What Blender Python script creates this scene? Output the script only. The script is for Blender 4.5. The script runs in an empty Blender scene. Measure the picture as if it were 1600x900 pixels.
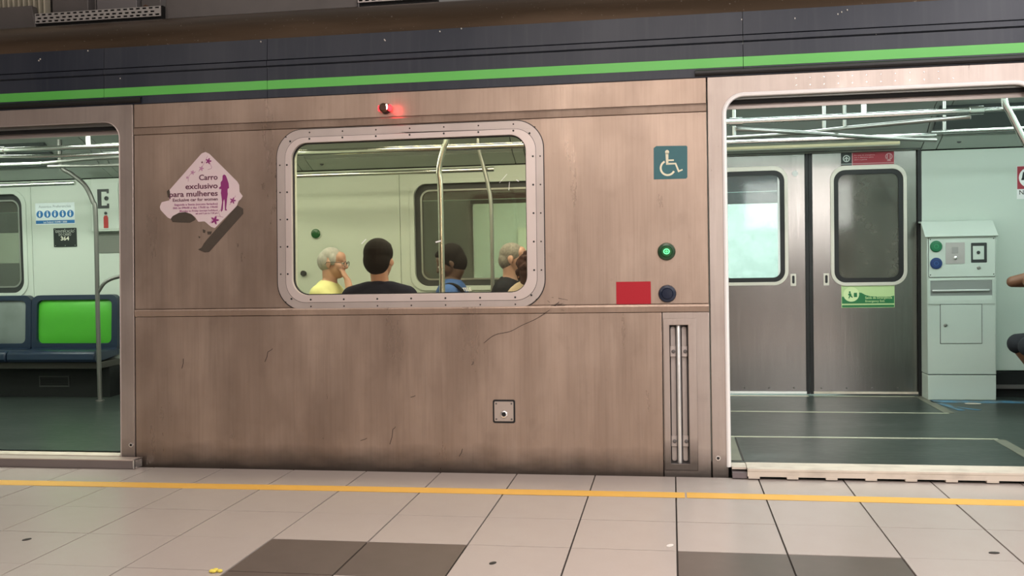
import bpy, bmesh, math, random
from math import sin, cos, pi, radians
from mathutils import Vector, Matrix
from mathutils.geometry import tessellate_polygon

random.seed(4)
SC = bpy.context.scene
COL = SC.collection

# ------------------------------------------------------------------ camera, light, exposure
cam_d = bpy.data.cameras.new('camera'); cam = bpy.data.objects.new('camera', cam_d); COL.objects.link(cam)
YAW, PITCH, ROLL = 0.16233, -0.03223, -0.01855
f_ = Vector((-sin(YAW) * cos(PITCH), cos(YAW) * cos(PITCH), sin(PITCH)))
r_ = Vector((cos(YAW), sin(YAW), 0)); u_ = r_.cross(f_)
rr = r_ * cos(ROLL) + u_ * sin(ROLL); uu = u_ * cos(ROLL) - r_ * sin(ROLL)
cm = Matrix.Identity(4)
for i in range(3):
    cm[i][0] = rr[i]; cm[i][1] = uu[i]; cm[i][2] = -f_[i]
cm.translation = (0, -5.459, 1.2495)
cam.matrix_world = cm
cam_d.sensor_width = 36; cam_d.lens = 1520.5 / 1600 * 36; cam_d.clip_start = .05
SC.camera = cam

SC.view_settings.view_transform = 'Standard'; SC.view_settings.look = 'None'
SC.view_settings.exposure = 0.0; SC.view_settings.gamma = 1.0
try: SC.view_settings.use_curve_mapping = False
except Exception: pass
try:
    SC.cycles.use_denoising = True
    SC.cycles.max_bounces = 8; SC.cycles.transparent_max_bounces = 12
    SC.cycles.sample_clamp_indirect = 4.0
    SC.cycles.caustics_reflective = False
except Exception: pass

wd = bpy.data.worlds.new('world'); SC.world = wd; wd.use_nodes = True
wd.node_tree.nodes['Background'].inputs[0].default_value = (1.0, .92, .86, 1)
wd.node_tree.nodes['Background'].inputs[1].default_value = .16


def area(name, loc, sx, sy, power, color, rot=(0, 0, 0)):
    d = bpy.data.lights.new(name, 'AREA'); d.shape = 'RECTANGLE'; d.size = sx; d.size_y = sy
    d.energy = power; d.color = color
    o = bpy.data.objects.new(name, d); o.location = loc; o.rotation_euler = rot; COL.objects.link(o)
    return o


WARM = (1.0, .885, .81)
area('station_lamp', (-3.6, -2.6, 3.9), 2.4, .25, 36, WARM)
area('station_lamp.001', (-.2, -2.6, 3.9), 2.4, .25, 78, WARM)
area('station_lamp.002', (3.2, -2.4, 3.9), 2.4, .3, 165, (1.0, .94, .94))
area('station_lamp.003', (-4.2, -7.0, 3.9), 2.2, .35, 48, WARM)
area('station_lamp.004', (-.8, -7.0, 3.9), 1.6, .35, 170, (1.0, .89, .80))
area('gap_fill_lamp', (-1.0, 3.75, 3.6), 3.0, .2, 26, WARM)  # added lamp, unseen, brightens the gap between the trains
area('station_lamp.005', (2.4, -7.0, 3.9), 1.6, .35, 230, (1.0, .93, .89))

# ------------------------------------------------------------------ materials
MATS = {}


def mat(name, color, rough=.5, metal=0.0, spec=.5, emis=None, estr=0, noise=None, bump=None, coat=0):
    """noise = (scale xyz, amount, second colour); bump = (scale xyz, strength)"""
    if name in MATS: return MATS[name]
    m = bpy.data.materials.new(name); m.use_nodes = True
    nt = m.node_tree; b = nt.nodes['Principled BSDF']
    b.inputs['Base Color'].default_value = (*color, 1); b.inputs['Roughness'].default_value = rough
    b.inputs['Metallic'].default_value = metal; b.inputs['Specular IOR Level'].default_value = spec
    b.inputs['Coat Weight'].default_value = coat
    if emis:
        b.inputs['Emission Color'].default_value = (*emis, 1); b.inputs['Emission Strength'].default_value = estr
    if noise or bump:
        tc = nt.nodes.new('ShaderNodeTexCoord')

        def nz(scale, detail=5):
            mp = nt.nodes.new('ShaderNodeMapping'); mp.inputs['Scale'].default_value = scale
            nt.links.new(tc.outputs['Object'], mp.inputs['Vector'])
            n = nt.nodes.new('ShaderNodeTexNoise'); n.inputs['Scale'].default_value = 1; n.inputs['Detail'].default_value = detail
            nt.links.new(mp.outputs[0], n.inputs['Vector']); return n
    if noise:
        layers = noise if isinstance(noise, list) else [noise]
        prev = None
        for sc, lo, hi, amt, c2 in layers:
            n = nz(sc)
            mr = nt.nodes.new('ShaderNodeMapRange'); mr.inputs[1].default_value = lo; mr.inputs[2].default_value = hi
            mr.inputs[3].default_value = 0; mr.inputs[4].default_value = amt
            nt.links.new(n.outputs['Fac'], mr.inputs[0])
            mx = nt.nodes.new('ShaderNodeMix'); mx.data_type = 'RGBA'
            nt.links.new(mr.outputs[0], mx.inputs[0])
            if prev is None: mx.inputs[6].default_value = (*color, 1)
            else: nt.links.new(prev, mx.inputs[6])
            mx.inputs[7].default_value = (*c2, 1); prev = mx.outputs[2]
        nt.links.new(prev, b.inputs['Base Color'])
    if bump:
        n = nz(bump[0]); bp = nt.nodes.new('ShaderNodeBump'); bp.inputs['Strength'].default_value = bump[1]
        bp.inputs['Distance'].default_value = .01
        nt.links.new(n.outputs['Fac'], bp.inputs['Height']); nt.links.new(bp.outputs[0], b.inputs['Normal'])
    MATS[name] = m
    return m


def glass(name, tint, gloss=.12, rough=.03, haze=None, haze_amt=0.0):
    m = bpy.data.materials.new(name); m.use_nodes = True; nt = m.node_tree
    nt.nodes.remove(nt.nodes['Principled BSDF']); out = nt.nodes['Material Output']
    t = nt.nodes.new('ShaderNodeBsdfTransparent'); t.inputs[0].default_value = (*tint, 1)
    g = nt.nodes.new('ShaderNodeBsdfGlossy'); g.inputs['Roughness'].default_value = rough; g.inputs[0].default_value = (.9, .95, .93, 1)
    mx = nt.nodes.new('ShaderNodeMixShader'); mx.inputs[0].default_value = gloss
    nt.links.new(t.outputs[0], mx.inputs[1]); nt.links.new(g.outputs[0], mx.inputs[2]); last = mx
    if haze:
        d = nt.nodes.new('ShaderNodeBsdfDiffuse'); d.inputs[0].default_value = (*haze, 1)
        tc = nt.nodes.new('ShaderNodeTexCoord'); n = nt.nodes.new('ShaderNodeTexNoise'); n.inputs['Scale'].default_value = 4
        n.inputs['Detail'].default_value = 8; n.inputs['Roughness'].default_value = .7
        nt.links.new(tc.outputs['Object'], n.inputs['Vector'])
        mr = nt.nodes.new('ShaderNodeMapRange'); mr.inputs[1].default_value = .3; mr.inputs[2].default_value = .75
        mr.inputs[3].default_value = haze_amt * .35; mr.inputs[4].default_value = haze_amt
        nt.links.new(n.outputs['Fac'], mr.inputs[0])
        m2 = nt.nodes.new('ShaderNodeMixShader'); nt.links.new(mr.outputs[0], m2.inputs[0])
        nt.links.new(mx.outputs[0], m2.inputs[1]); nt.links.new(d.outputs[0], m2.inputs[2]); last = m2
    nt.links.new(last.outputs[0], out.inputs[0]); MATS[name] = m
    return m


def steel_outer(name, base, dark, light, dark_foot=False):
    """brushed stainless skin: vertical streaks, cloudy stains; grime = base colour darker along the foot, with a ragged edge"""
    m = mat(name, base, .36, .62, .5,
            noise=[((1.1, 1.1, .45), .45, .72, .58, dark), ((7, 7, .8), .48, .85, .28, dark), ((2.6, 2.6, 1.8), .45, .72, .65, light), ((60, 60, 2.5), .45, .8, .28, dark), ((7, 7, 6), .60, .75, .24, dark), ((22, 22, 16), .66, .76, .18, dark)],
            bump=((120, 120, 2), .05))
    nt = m.node_tree; b = nt.nodes['Principled BSDF']
    tc = nt.nodes.new('ShaderNodeTexCoord'); mp = nt.nodes.new('ShaderNodeMapping'); mp.inputs['Scale'].default_value = (4, 4, .9)
    nt.links.new(tc.outputs['Object'], mp.inputs[0]); n = nt.nodes.new('ShaderNodeTexNoise'); n.inputs['Scale'].default_value = 1; n.inputs['Detail'].default_value = 8
    n.inputs['Roughness'].default_value = .65; nt.links.new(mp.outputs[0], n.inputs['Vector'])
    mr = nt.nodes.new('ShaderNodeMapRange'); mr.inputs[1].default_value = .35; mr.inputs[2].default_value = .68; mr.inputs[3].default_value = .26; mr.inputs[4].default_value = .52
    nt.links.new(n.outputs['Fac'], mr.inputs[0]); nt.links.new(mr.outputs[0], b.inputs['Roughness'])
    if dark_foot:  # mixes the base colour darker towards the foot
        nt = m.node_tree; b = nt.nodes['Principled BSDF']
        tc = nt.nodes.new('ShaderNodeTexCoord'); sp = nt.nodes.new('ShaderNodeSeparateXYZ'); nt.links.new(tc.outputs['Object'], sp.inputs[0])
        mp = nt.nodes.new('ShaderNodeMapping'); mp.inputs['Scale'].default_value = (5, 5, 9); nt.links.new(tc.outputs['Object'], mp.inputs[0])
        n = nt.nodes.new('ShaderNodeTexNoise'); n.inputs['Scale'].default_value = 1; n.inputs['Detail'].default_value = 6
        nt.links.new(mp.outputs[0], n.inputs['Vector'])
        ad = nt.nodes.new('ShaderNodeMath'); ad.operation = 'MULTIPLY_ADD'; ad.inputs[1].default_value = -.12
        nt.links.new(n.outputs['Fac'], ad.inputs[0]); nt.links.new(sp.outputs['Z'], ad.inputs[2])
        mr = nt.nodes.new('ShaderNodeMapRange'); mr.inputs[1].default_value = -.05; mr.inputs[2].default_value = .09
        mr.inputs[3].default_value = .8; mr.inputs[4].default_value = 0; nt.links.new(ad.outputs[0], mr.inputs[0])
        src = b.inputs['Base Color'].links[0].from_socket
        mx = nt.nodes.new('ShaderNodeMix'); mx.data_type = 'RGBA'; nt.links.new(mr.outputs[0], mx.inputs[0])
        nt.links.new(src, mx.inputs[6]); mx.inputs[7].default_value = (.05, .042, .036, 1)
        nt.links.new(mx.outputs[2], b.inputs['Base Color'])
    return m


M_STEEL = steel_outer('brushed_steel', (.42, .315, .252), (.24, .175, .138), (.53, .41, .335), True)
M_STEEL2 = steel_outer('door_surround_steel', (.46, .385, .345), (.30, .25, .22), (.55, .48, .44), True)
M_FRAME = mat('window_frame_steel', (.56, .49, .46), .38, .5, noise=[((6, 6, 3), .4, .8, .5, (.42, .36, .33))])
M_FRAME2 = mat('window_inner_frame_steel', (.70, .61, .58), .35, .4, noise=[((6, 6, 3), .4, .8, .3, (.55, .45, .4))])
M_EDGE = mat('polished_edge', (.85, .83, .82), .22, .85)
M_JAMB = mat('lit_jamb_white', (.92, .90, .89), .4, .1)  # light falling on the right jamb edge put into pale colour; also white hangers
M_NAVY = mat('navy_paint', (.021, .027, .042), .45, .0, .4, noise=[((2, 2, .8), .42, .7, .75, (.046, .052, .068)), ((30, 30, 1.2), .5, .85, .55, (.052, .057, .07))])
M_GREEN = mat('green_band_paint', (.11, .50, .085), .42, .0, .5, noise=[((2, 2, 1), .4, .8, .35, (.2, .55, .17))])
M_COVE = mat('roof_brown_reflection', (.10, .07, .046), .33, .5, noise=[((.8, 6, 6), .42, .7, .8, (.20, .14, .095)), ((60, 60, 60), .68, .72, .5, (.5, .45, .38))])  # reflected brown light and its streaks are put into the roof colour
M_ROOF = mat('roof_grey', (.17, .155, .15), .6, .3, noise=[((5, 5, 5), .4, .8, .5, (.1, .09, .085))])
M_BLACK = mat('black_rubber', (.008, .008, .009), .5)
M_DARK = mat('dark_void', (.012, .012, .012), .8)
M_TILE = mat('light_tile', (.455, .40, .368), .26, 0, .5, noise=[((7, 7, 7), .35, .8, .35, (.42, .36, .325)), ((90, 90, 90), .6, .8, .2, (.58, .51, .47))])
M_TILED = mat('dark_tile', (.105, .085, .072), .30, 0, .45, noise=[((9, 9, 9), .35, .8, .35, (.16, .128, .11))])
M_GROUT = mat('grout', (.04, .032, .028), .85)
M_YEL = mat('yellow_tape', (.82, .46, .085), .42, noise=[((4, 30, 4), .45, .8, .3, (.72, .42, .12))])
M_CREAM = mat('worn_cream_plate', (.66, .58, .49), .5, .1, noise=[((8, 14, 14), .45, .75, .6, (.42, .36, .3))])
M_WALL = mat('pale_green_lining', (.54, .60, .535), .42, noise=[((1.5, 1.5, 1.5), .4, .8, .2, (.48, .53, .47))])
M_CEIL = mat('ceiling_lining', (.30, .33, .305), .5)
M_COVEI = mat('cove_lining', (.42, .47, .43), .45)
M_FLOOR = mat('worn_rubber_floor', (.022, .030, .027), .34, 0, .3,
              noise=[((2.5, 9, 5), .42, .75, .7, (.05, .06, .055)), ((14, 50, 14), .5, .75, .6, (.085, .095, .085))], bump=((6, 20, 6), .08))
M_STRIP = mat('floor_strip_cream', (.40, .40, .31), .45, noise=[((6, 6, 6), .4, .75, .5, (.25, .25, .19))])
M_BLUEP = mat('worn_blue_paint', (.06, .18, .30), .45, noise=[((9, 9, 9), .42, .6, .8, (.075, .10, .10))])
M_LEAF = mat('door_leaf_steel', (.28, .265, .252), .21, .92, noise=[((3, 3, 1.2), .35, .8, .6, (.21, .20, .19)), ((50, 50, 3), .5, .9, .3, (.45, .42, .4))], bump=((90, 90, 2), .03))
M_CHROME = mat('chrome_tube', (.74, .75, .72), .22, 1.0)
M_TUBE = mat('satin_tube', (.40, .40, .375), .36, .9)
M_CAB = mat('cabinet_paint', (.56, .62, .56), .42, noise=[((2.5, 2.5, 2.5), .4, .8, .25, (.48, .53, .47))])
M_GASK = mat('grey_gasket', (.03, .033, .033), .5)
M_WHITE = mat('white_print', (.82, .80, .80), .5)
M_SEATN = mat('navy_seat_shell', (.011, .022, .046), .35, 0, .5)
M_SEATG = mat('green_cushion', (.075, .42, .03), .42, noise=[((3, 3, 5), .4, .75, .35, (.05, .30, .02))])
M_SEATS = mat('grey_cushion', (.20, .235, .22), .42, noise=[((4, 4, 4), .42, .75, .6, (.11, .13, .12))])
M_LAMPS = [mat('lamp_diffuser_green', (.9, .95, .9), .5, emis=(.92, 1.0, .86), estr=14), mat('lamp_diffuser_warm', (.9, .95, .9), .5, emis=(1.0, 1.0, .84), estr=15.5), mat('lamp_diffuser_cool', (.9, .95, .95), .5, emis=(.84, 1.0, .96), estr=10)]
M_CONC = mat('station_concrete', (.20, .17, .15), .8, noise=[((2, 2, 2), .4, .8, .5, (.13, .11, .1))])
G_MAIN = glass('window_glass', (.95, .90, .80), .05, .02)
G_FAR = glass('far_window_glass', (.72, .78, .72), .06, .04, (.5, .55, .5), .07)
G_LEFT = glass('bright_leaf_glass', (.93, .97, .97), .03, .05, (.34, .46, .48), .30)
G_RIGHT = glass('dirty_leaf_glass', (.42, .42, .38), .06, .08, (.30, .28, .24), .45)


# ------------------------------------------------------------------ geometry helpers
class MB:
    def __init__(s): s.v = []; s.f = []

    def add(s, vs, fs):
        k = len(s.v); s.v += [tuple(p) for p in vs]; s.f += [tuple(i + k for i in f) for f in fs]; return s

    def box(s, x0, x1, y0, y1, z0, z1, M=None):
        vs = [Vector(p) for p in ((x0, y0, z0), (x1, y0, z0), (x1, y1, z0), (x0, y1, z0), (x0, y0, z1), (x1, y0, z1), (x1, y1, z1), (x0, y1, z1))]
        if M: vs = [M @ p for p in vs]
        return s.add(vs, [(0, 3, 2, 1), (4, 5, 6, 7), (0, 1, 5, 4), (1, 2, 6, 5), (2, 3, 7, 6), (3, 0, 4, 7)])

    def plate(s, outline, holes=(), d0=0, d1=.01, fn=None):
        """polygon in (x, z) with holes, thick from y=d0 (towards the platform) to y=d1"""
        fn = fn or (lambda x, z, d: (x, d, z))

        def orient(l, ccw):
            a = sum(l[i][0] * l[(i + 1) % len(l)][1] - l[(i + 1) % len(l)][0] * l[i][1] for i in range(len(l)))
            return list(l) if (a > 0) == ccw else list(l)[::-1]
        loops = [orient(outline, True)] + [orient(h, False) for h in holes]
        tris = tessellate_polygon([[Vector((x, z, 0)) for x, z in l] for l in loops])
        flat = [p for l in loops for p in l]; n = len(flat)
        vs = [fn(x, z, d0) for x, z in flat] + [fn(x, z, d1) for x, z in flat]
        fs = []
        for a, b, c in tris:
            A, B, C_ = flat[a], flat[b], flat[c]
            if (B[0] - A[0]) * (C_[1] - A[1]) - (B[1] - A[1]) * (C_[0] - A[0]) < 0: b, c = c, b
            fs.append((a, b, c)); fs.append((a + n, c + n, b + n))
        k = 0
        for l in loops:
            m = len(l)
            for i in range(m):
                j = (i + 1) % m; fs.append((k + i, k + i + n, k + j + n, k + j))
            k += m
        return s.add(vs, fs)

    def tube(s, pts, r, n=12, caps=True):
        pts = [Vector(p) for p in pts]; rs = r if isinstance(r, (list, tuple)) else [r] * len(pts)
        rings = []; t = (pts[1] - pts[0]).normalized()
        u = t.orthogonal().normalized()
        for i, p in enumerate(pts):
            if i == 0: t = (pts[1] - pts[0])
            elif i == len(pts) - 1: t = pts[-1] - pts[-2]
            else: t = (pts[i + 1] - pts[i]).normalized() + (pts[i] - pts[i - 1]).normalized()
            t = t.normalized(); u = (u - t * u.dot(t)).normalized(); w = t.cross(u)
            rings.append([p + (u * cos(2 * pi * k / n) + w * sin(2 * pi * k / n)) * rs[i] for k in range(n)])
        vs = [q for rg in rings for q in rg]; fs = []
        for i in range(len(pts) - 1):
            for k in range(n):
                fs.append((i * n + k, i * n + (k + 1) % n, (i + 1) * n + (k + 1) % n, (i + 1) * n + k))
        if caps: fs.append(tuple(range(n - 1, -1, -1))); fs.append(tuple((len(pts) - 1) * n + k for k in range(n)))
        return s.add(vs, fs)

    def lathe(s, c, prof, n=24, axis='y'):
        """prof = [(r, h)], h along -y (towards the platform) from c"""
        c = Vector(c); vs = []; fs = []
        for r, h in prof:
            for k in range(n):
                a = 2 * pi * k / n
                vs.append(c + (Vector((r * cos(a), -h, r * sin(a))) if axis == 'y' else Vector((r * cos(a), r * sin(a), h))))
        for i in range(len(prof) - 1):
            for k in range(n):
                fs.append((i * n + k, i * n + (k + 1) % n, (i + 1) * n + (k + 1) % n, (i + 1) * n + k))
        fs.append(tuple(range(n - 1, -1, -1))); fs.append(tuple((len(prof) - 1) * n + k for k in range(n)))
        return s.add(vs, fs)

    def ell(s, c, r, M=None, nu=20, nv=12):
        c = Vector(c); r = r if hasattr(r, '__len__') else (r, r, r); vs = []; fs = []
        for i in range(nv + 1):
            t = pi * i / nv
            for k in range(nu):
                a = 2 * pi * k / nu
                p = Vector((r[0] * sin(t) * cos(a), r[1] * sin(t) * sin(a), r[2] * cos(t)))
                if M: p = M @ p
                vs.append(c + p)
        for i in range(nv):
            for k in range(nu):
                fs.append((i * nu + k, (i + 1) * nu + k, (i + 1) * nu + (k + 1) % nu, i * nu + (k + 1) % nu))
        return s.add(vs, fs)

    def caps(s, pts, rs, n=14):
        """chain of tapered limbs with a ball at every joint"""
        for i, p in enumerate(pts):
            s.ell(p, rs[i], nu=n, nv=8)
            if i: s.tube([pts[i - 1], p], [rs[i - 1], rs[i]], n)
        return s

    def mesh(s, name, m=None, smooth=35):
        me = bpy.data.meshes.new(name); me.from_pydata(s.v, [], s.f); me.validate()
        bm = bmesh.new(); bm.from_mesh(me); bmesh.ops.remove_doubles(bm, verts=bm.verts, dist=1e-6)
        bmesh.ops.recalc_face_normals(bm, faces=bm.faces); bm.to_mesh(me); bm.free()
        if smooth:
            me.polygons.foreach_set('use_smooth', [True] * len(me.polygons)); me.set_sharp_from_angle(angle=radians(smooth))
        if m: me.materials.append(m)
        return me

    def obj(s, name, m=None, parent=None, bevel=0, smooth=35):
        o = bpy.data.objects.new(name, s.mesh(name, m, smooth)); COL.objects.link(o)
        if parent: o.parent = parent
        if bevel:
            b = o.modifiers.new('bevel', 'BEVEL'); b.width = bevel; b.segments = 2; b.limit_method = 'ANGLE'; b.angle_limit = radians(40)
        return o


def rrect(x0, x1, z0, z1, r, n=8):
    r = r if hasattr(r, '__len__') else (r, r, r, r)   # bl, br, tr, tl
    out = []
    for (cx, cz, a, q) in ((x0, z0, pi, r[0]), (x1, z0, 1.5 * pi, r[1]), (x1, z1, 0, r[2]), (x0, z1, .5 * pi, r[3])):
        sx = 1 if cx == x0 else -1; sz = 1 if cz == z0 else -1
        if q <= 0: out.append((cx, cz)); continue
        for k in range(n + 1):
            t = a + .5 * pi * k / n
            out.append((cx + sx * q + q * cos(t), cz + sz * q + q * sin(t)))
    return out


def rect(x0, x1, z0, z1): return [(x0, z0), (x1, z0), (x1, z1), (x0, z1)]


def circ(x, z, r, n=24, rz=None): return [(x + r * cos(2 * pi * k / n), z + (rz or r) * sin(2 * pi * k / n)) for k in range(n)]


def bez(pts, n=10):
    """Catmull-Rom through pts"""
    P = [Vector(p) for p in pts]; P = [2 * P[0] - P[1]] + P + [2 * P[-1] - P[-2]]; out = []
    for i in range(1, len(P) - 2):
        for k in range(n):
            t = k / n; a, b, c, d = P[i - 1:i + 3]
            out.append(.5 * (2 * b + (c - a) * t + (2 * a - 5 * b + 4 * c - d) * t * t + (3 * b - a - 3 * c + d) * t ** 3))
    out.append(P[-2]); return out


def tag(o, label=None, cat=None, group=None, kind=None):
    if label: o['label'] = label
    if cat: o['category'] = cat
    if group: o['group'] = group
    if kind: o['kind'] = kind
    return o


def empty(name, loc=(0, 0, 0), rot=(0, 0, 0), label=None, cat=None, group=None, kind=None):
    o = bpy.data.objects.new(name, None); COL.objects.link(o); o.location = loc; o.rotation_euler = rot; o.empty_display_size = .1
    return tag(o, label, cat, group, kind)


TAU = 0.0456        # the carriage side leans in by this much
YW = .08            # its foot line


def on_side(name, x, v, d=-.0006, **k):
    """an Empty on the carriage's leaning outer skin; local x along, z up the skin, -y outwards"""
    return empty(name, (x, YW + v * sin(TAU) + d * cos(TAU), v * cos(TAU) - d * sin(TAU)), (-TAU, 0, 0), **k)


def text(name, body, size, m, parent, x, z, y, align='LEFT', bold=0, ext=.0004, width=None):
    cu = bpy.data.curves.new(name, 'FONT'); cu.body = body; cu.size = size; cu.align_x = align; cu.extrude = ext; cu.offset = bold
    cu.resolution_u = 3
    t = bpy.data.objects.new('t', cu); COL.objects.link(t)
    dg = bpy.context.evaluated_depsgraph_get(); me = bpy.data.meshes.new_from_object(t.evaluated_get(dg))
    COL.objects.unlink(t); bpy.data.objects.remove(t)
    xs = [v.co.x for v in me.vertices]; sx = 1
    if width and xs: sx = width / max(1e-6, max(xs) - min(xs))
    me.transform(Matrix.Translation((x, y, z)) @ Matrix.Rotation(pi / 2, 4, 'X') @ Matrix.Diagonal((sx, 1, 1, 1)))
    me.materials.clear(); me.materials.append(m); me.name = name
    o = bpy.data.objects.new(name, me); COL.objects.link(o); o.parent = parent
    return o


# ------------------------------------------------------------------ station: platform and surroundings
plat = MB().box(-9, 7, -10, .03, -.6, -.008).obj('platform', M_GROUT)
tag(plat, kind='structure')
T = .45; X0 = .01
tile_me = {}
for j in range(6):
    y1 = .03 if j == 0 else -T * j - .0022; y0 = -T * (j + 1) + .0022
    for i in range(-13, 7):
        x0 = X0 + T * i + .0038; x1 = X0 + T * (i + 1) - .0038
        dark = (j == 3 and i in (-4, -3, 0, 1)) or (j == 4 and i in (-4, 1))
        key = (j == 0, dark)
        if key not in tile_me:
            mb = MB().box(0, x1 - x0, 0, y1 - y0, -.010, 0)
            tile_me[key] = mb.mesh('tile', M_TILED if dark else M_TILE, 0)
        o = bpy.data.objects.new('tile', tile_me[key]); COL.objects.link(o); o.parent = plat
        o.location = (x0, y0, random.uniform(-.0012, .0002))
# paving out of the picture, behind the camera
MB().box(-9, 7, -10, -2.705, -.008, -.001).obj('rear_paving', M_TILE, plat)
tag(MB().box(-9, 7, -10.2, -10, -.6, 4.2).obj('wall_station', M_CONC), kind='structure')
lbx = empty('added_light_panel', (3.6, -9.99, 1.75), label='large added light panel, unseen, on the station wall behind the viewer', cat='light panel')  # added unseen source for the bright reflection in the far doors
MB().box(-2.1, 2.1, 0, .12, -.05, 1.0).obj('panel_frame', M_GASK, lbx); MB().box(-2.05, 2.05, .1, .13, 0, .95).obj('lit_face', mat('lit_face', (.9, .9, .9), .5, emis=(1, .97, .93), estr=9), lbx)
tag(MB().box(-9, 7, -10.2, .3, 4.2, 4.4).obj('ceiling_station', M_CONC), kind='structure')


def tape(name, pts, label):
    o = empty(name, (pts[0][0], pts[0][1], .0003), label=label, cat='floor tape')
    vs = []; n = len(pts)
    for x, y in pts: vs += [(x - pts[0][0], y - .056 - pts[0][1], 0), (x - pts[0][0], y + .056 - pts[0][1], 0), (x - pts[0][0], y - .056 - pts[0][1], .0012), (x - pts[0][0], y + .056 - pts[0][1], .0012)]
    fs = []
    for i in range(n - 1):
        a, b = 4 * i, 4 * i + 4; fs += [(a + 2, b + 2, b + 3, a + 3), (a, b, b + 2, a + 2), (a + 1, a + 3, b + 3, b + 1)]
    fs += [(0, 2, 3, 1), (4 * n - 4, 4 * n - 3, 4 * n - 1, 4 * n - 2)]
    MB().add(vs, fs).obj('tape_strip', M_YEL, o, smooth=0)
    return o


tape('yellow_line', [(-5.8, -.44), (-3.85, -.43), (-1.9, -.405), (.055, -.392)], 'long yellow tape line along platform edge in front of the window panel')
tape('yellow_line', [(.065, -.388), (1.0, -.40), (1.7, -.41), (3.1, -.415)], 'shorter yellow tape line on tiles in front of the right doorway')
# litter and scuffs
M_YBIT = mat('yellow_crumb', (.75, .62, .10), .6)
mb = MB()
for k in range(7): mb.ell((random.uniform(-.02, .02), random.uniform(-.014, .014), .006), (.012, .010, .007), nu=8, nv=5)
o = mb.obj('litter_scrap', M_YBIT); o.location = (-1.823, -1.82, 0); tag(o, 'small crumpled yellow scrap on the platform beside a dark tile', 'litter')
M_SCUFF = mat('scuff_black', (.03, .025, .022), .7)
M_CHIP = mat('pale_scrap', (.75, .70, .66), .6)
for nm, m, (x, y), (sx, sy), lab in (('chewing_gum', M_SCUFF, (-2.918, -1.474), (.014, .02), 'black flattened gum spot on light tile near the lower left corner'),
                                     ('chewing_gum', M_SCUFF, (1.29, -1.248), (.022, .013), 'dark gum smear on light tile in front of the right doorway'),
                                     ('chewing_gum', M_SCUFF, (-.734, -1.592), (.013, .018), 'small dark gum mark on light tile right of the two left dark tiles'),
                                     ('chewing_gum', M_SCUFF, (1.62, -.72), (.022, .012), 'dark gum mark by the yellow line at the right edge'),
                                     ('paper_scrap', M_CHIP, (-.02, -1.28), (.014, .022), 'tiny white paper scrap beside the wide tile joint')):
    o = MB().plate(circ(0, 0, sx, 9, sy), (), 0, .002, lambda a, b, d: (a + .3 * b, b, d + .0002)).obj(nm, m); o.location = (x, y, 0)
    tag(o, lab, 'litter')

# ------------------------------------------------------------------ the carriage: outer skin
car = on_side('train_carriage', 0, 0, 0, label='stainless steel train carriage with navy roof band and green stripe standing at platform', cat='train')
XL, XR = -3.293, .2115         # seams of the centre panel
GX0, GX1, GZ0, GZ1 = -2.256, -.823, 1.042, 1.961       # glass
H_MID = rrect(-2.285, -.79, 1.015, 1.99, .13)
g = .003
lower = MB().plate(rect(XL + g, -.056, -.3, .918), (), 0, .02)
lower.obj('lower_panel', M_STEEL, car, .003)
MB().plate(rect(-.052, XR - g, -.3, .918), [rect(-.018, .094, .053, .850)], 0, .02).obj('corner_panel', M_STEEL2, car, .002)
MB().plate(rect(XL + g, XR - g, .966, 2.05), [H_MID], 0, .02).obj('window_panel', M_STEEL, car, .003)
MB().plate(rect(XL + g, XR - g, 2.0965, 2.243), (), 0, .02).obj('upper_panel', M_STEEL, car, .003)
MB().plate([(.02, .9205), (-.004, .9205), (-.012, .953), (-.006, .9645), (.02, .9645)], (), 0, 1, lambda y, z, d: (XL + g + (XR - XL - 2 * g) * d, y, z)).obj('belt_strip', M_STEEL, car, .002)
MB().plate([(.02, 2.052), (-.003, 2.052), (-.009, 2.084), (-.004, 2.0945), (.02, 2.0945)], (), 0, 1, lambda y, z, d: (XL + g + (XR - XL - 2 * g) * d, y, z)).obj('upper_strip', M_STEEL, car, .002)
# door surrounds with rounded openings
DL = rrect(-5.03, -3.387, .05, 2.14, (0, .0, .105, .105)); DR = rrect(.305, 1.945, .05, 2.137, (.0, 0, .11, .11))


def surround(x0, x1, op, xo0, xo1, ztop, r):
    out = [(x0, -.3), (xo0, -.3)] + [p for p in rrect(xo0, xo1, -.3, ztop, (0, 0, r, r)) if p[1] > 0][::-1] + [(xo1, -.3), (x1, -.3), (x1, 2.243), (x0, 2.243)]
    return out


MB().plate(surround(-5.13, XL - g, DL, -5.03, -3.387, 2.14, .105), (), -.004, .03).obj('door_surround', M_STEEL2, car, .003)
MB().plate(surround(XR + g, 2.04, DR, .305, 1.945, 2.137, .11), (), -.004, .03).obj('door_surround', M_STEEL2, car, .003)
for xo0, xo1, zt, r, em, er in ((-5.03, -3.387, 2.14, .105, M_FRAME, .004), (.305, 1.945, 2.137, .11, M_JAMB, .013)):
    path = [p for p in rrect(xo0, xo1, .05, zt, (0, 0, r, r), 10)]
    path = [path[1]] + path[2:] + [path[0]]
    MB().tube([(x, -.004, z) for x, z in path], er, 8).obj('opening_edge', em, car)
    # inner stepped frame, the black door pocket and the grey inner header
    q = [p for p in rrect(xo0 - .0, xo1 + .0, .05, zt + .0, (0, 0, r, r), 10)]
    MB().plate(rect(xo0 - .06, xo1 + .06, zt - .064, zt + .09), (), .085, .10).obj('pocket_header', M_FRAME, car); MB().plate(rect(xo0 - .06, xo1 + .06, zt - .042, zt + .09), (), .055, .06).obj('pocket_gap', M_DARK, car)
    MB().plate(rect(xo0 - .06, xo1 + .06, zt - .020, zt + .09), (), .034, .05).obj('rail_cover', M_TUBE, car)
MB().plate(rect(-8, -5.136, -.3, 2.243), (), 0, .02).obj('neighbour_panel', M_STEEL, car)
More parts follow.
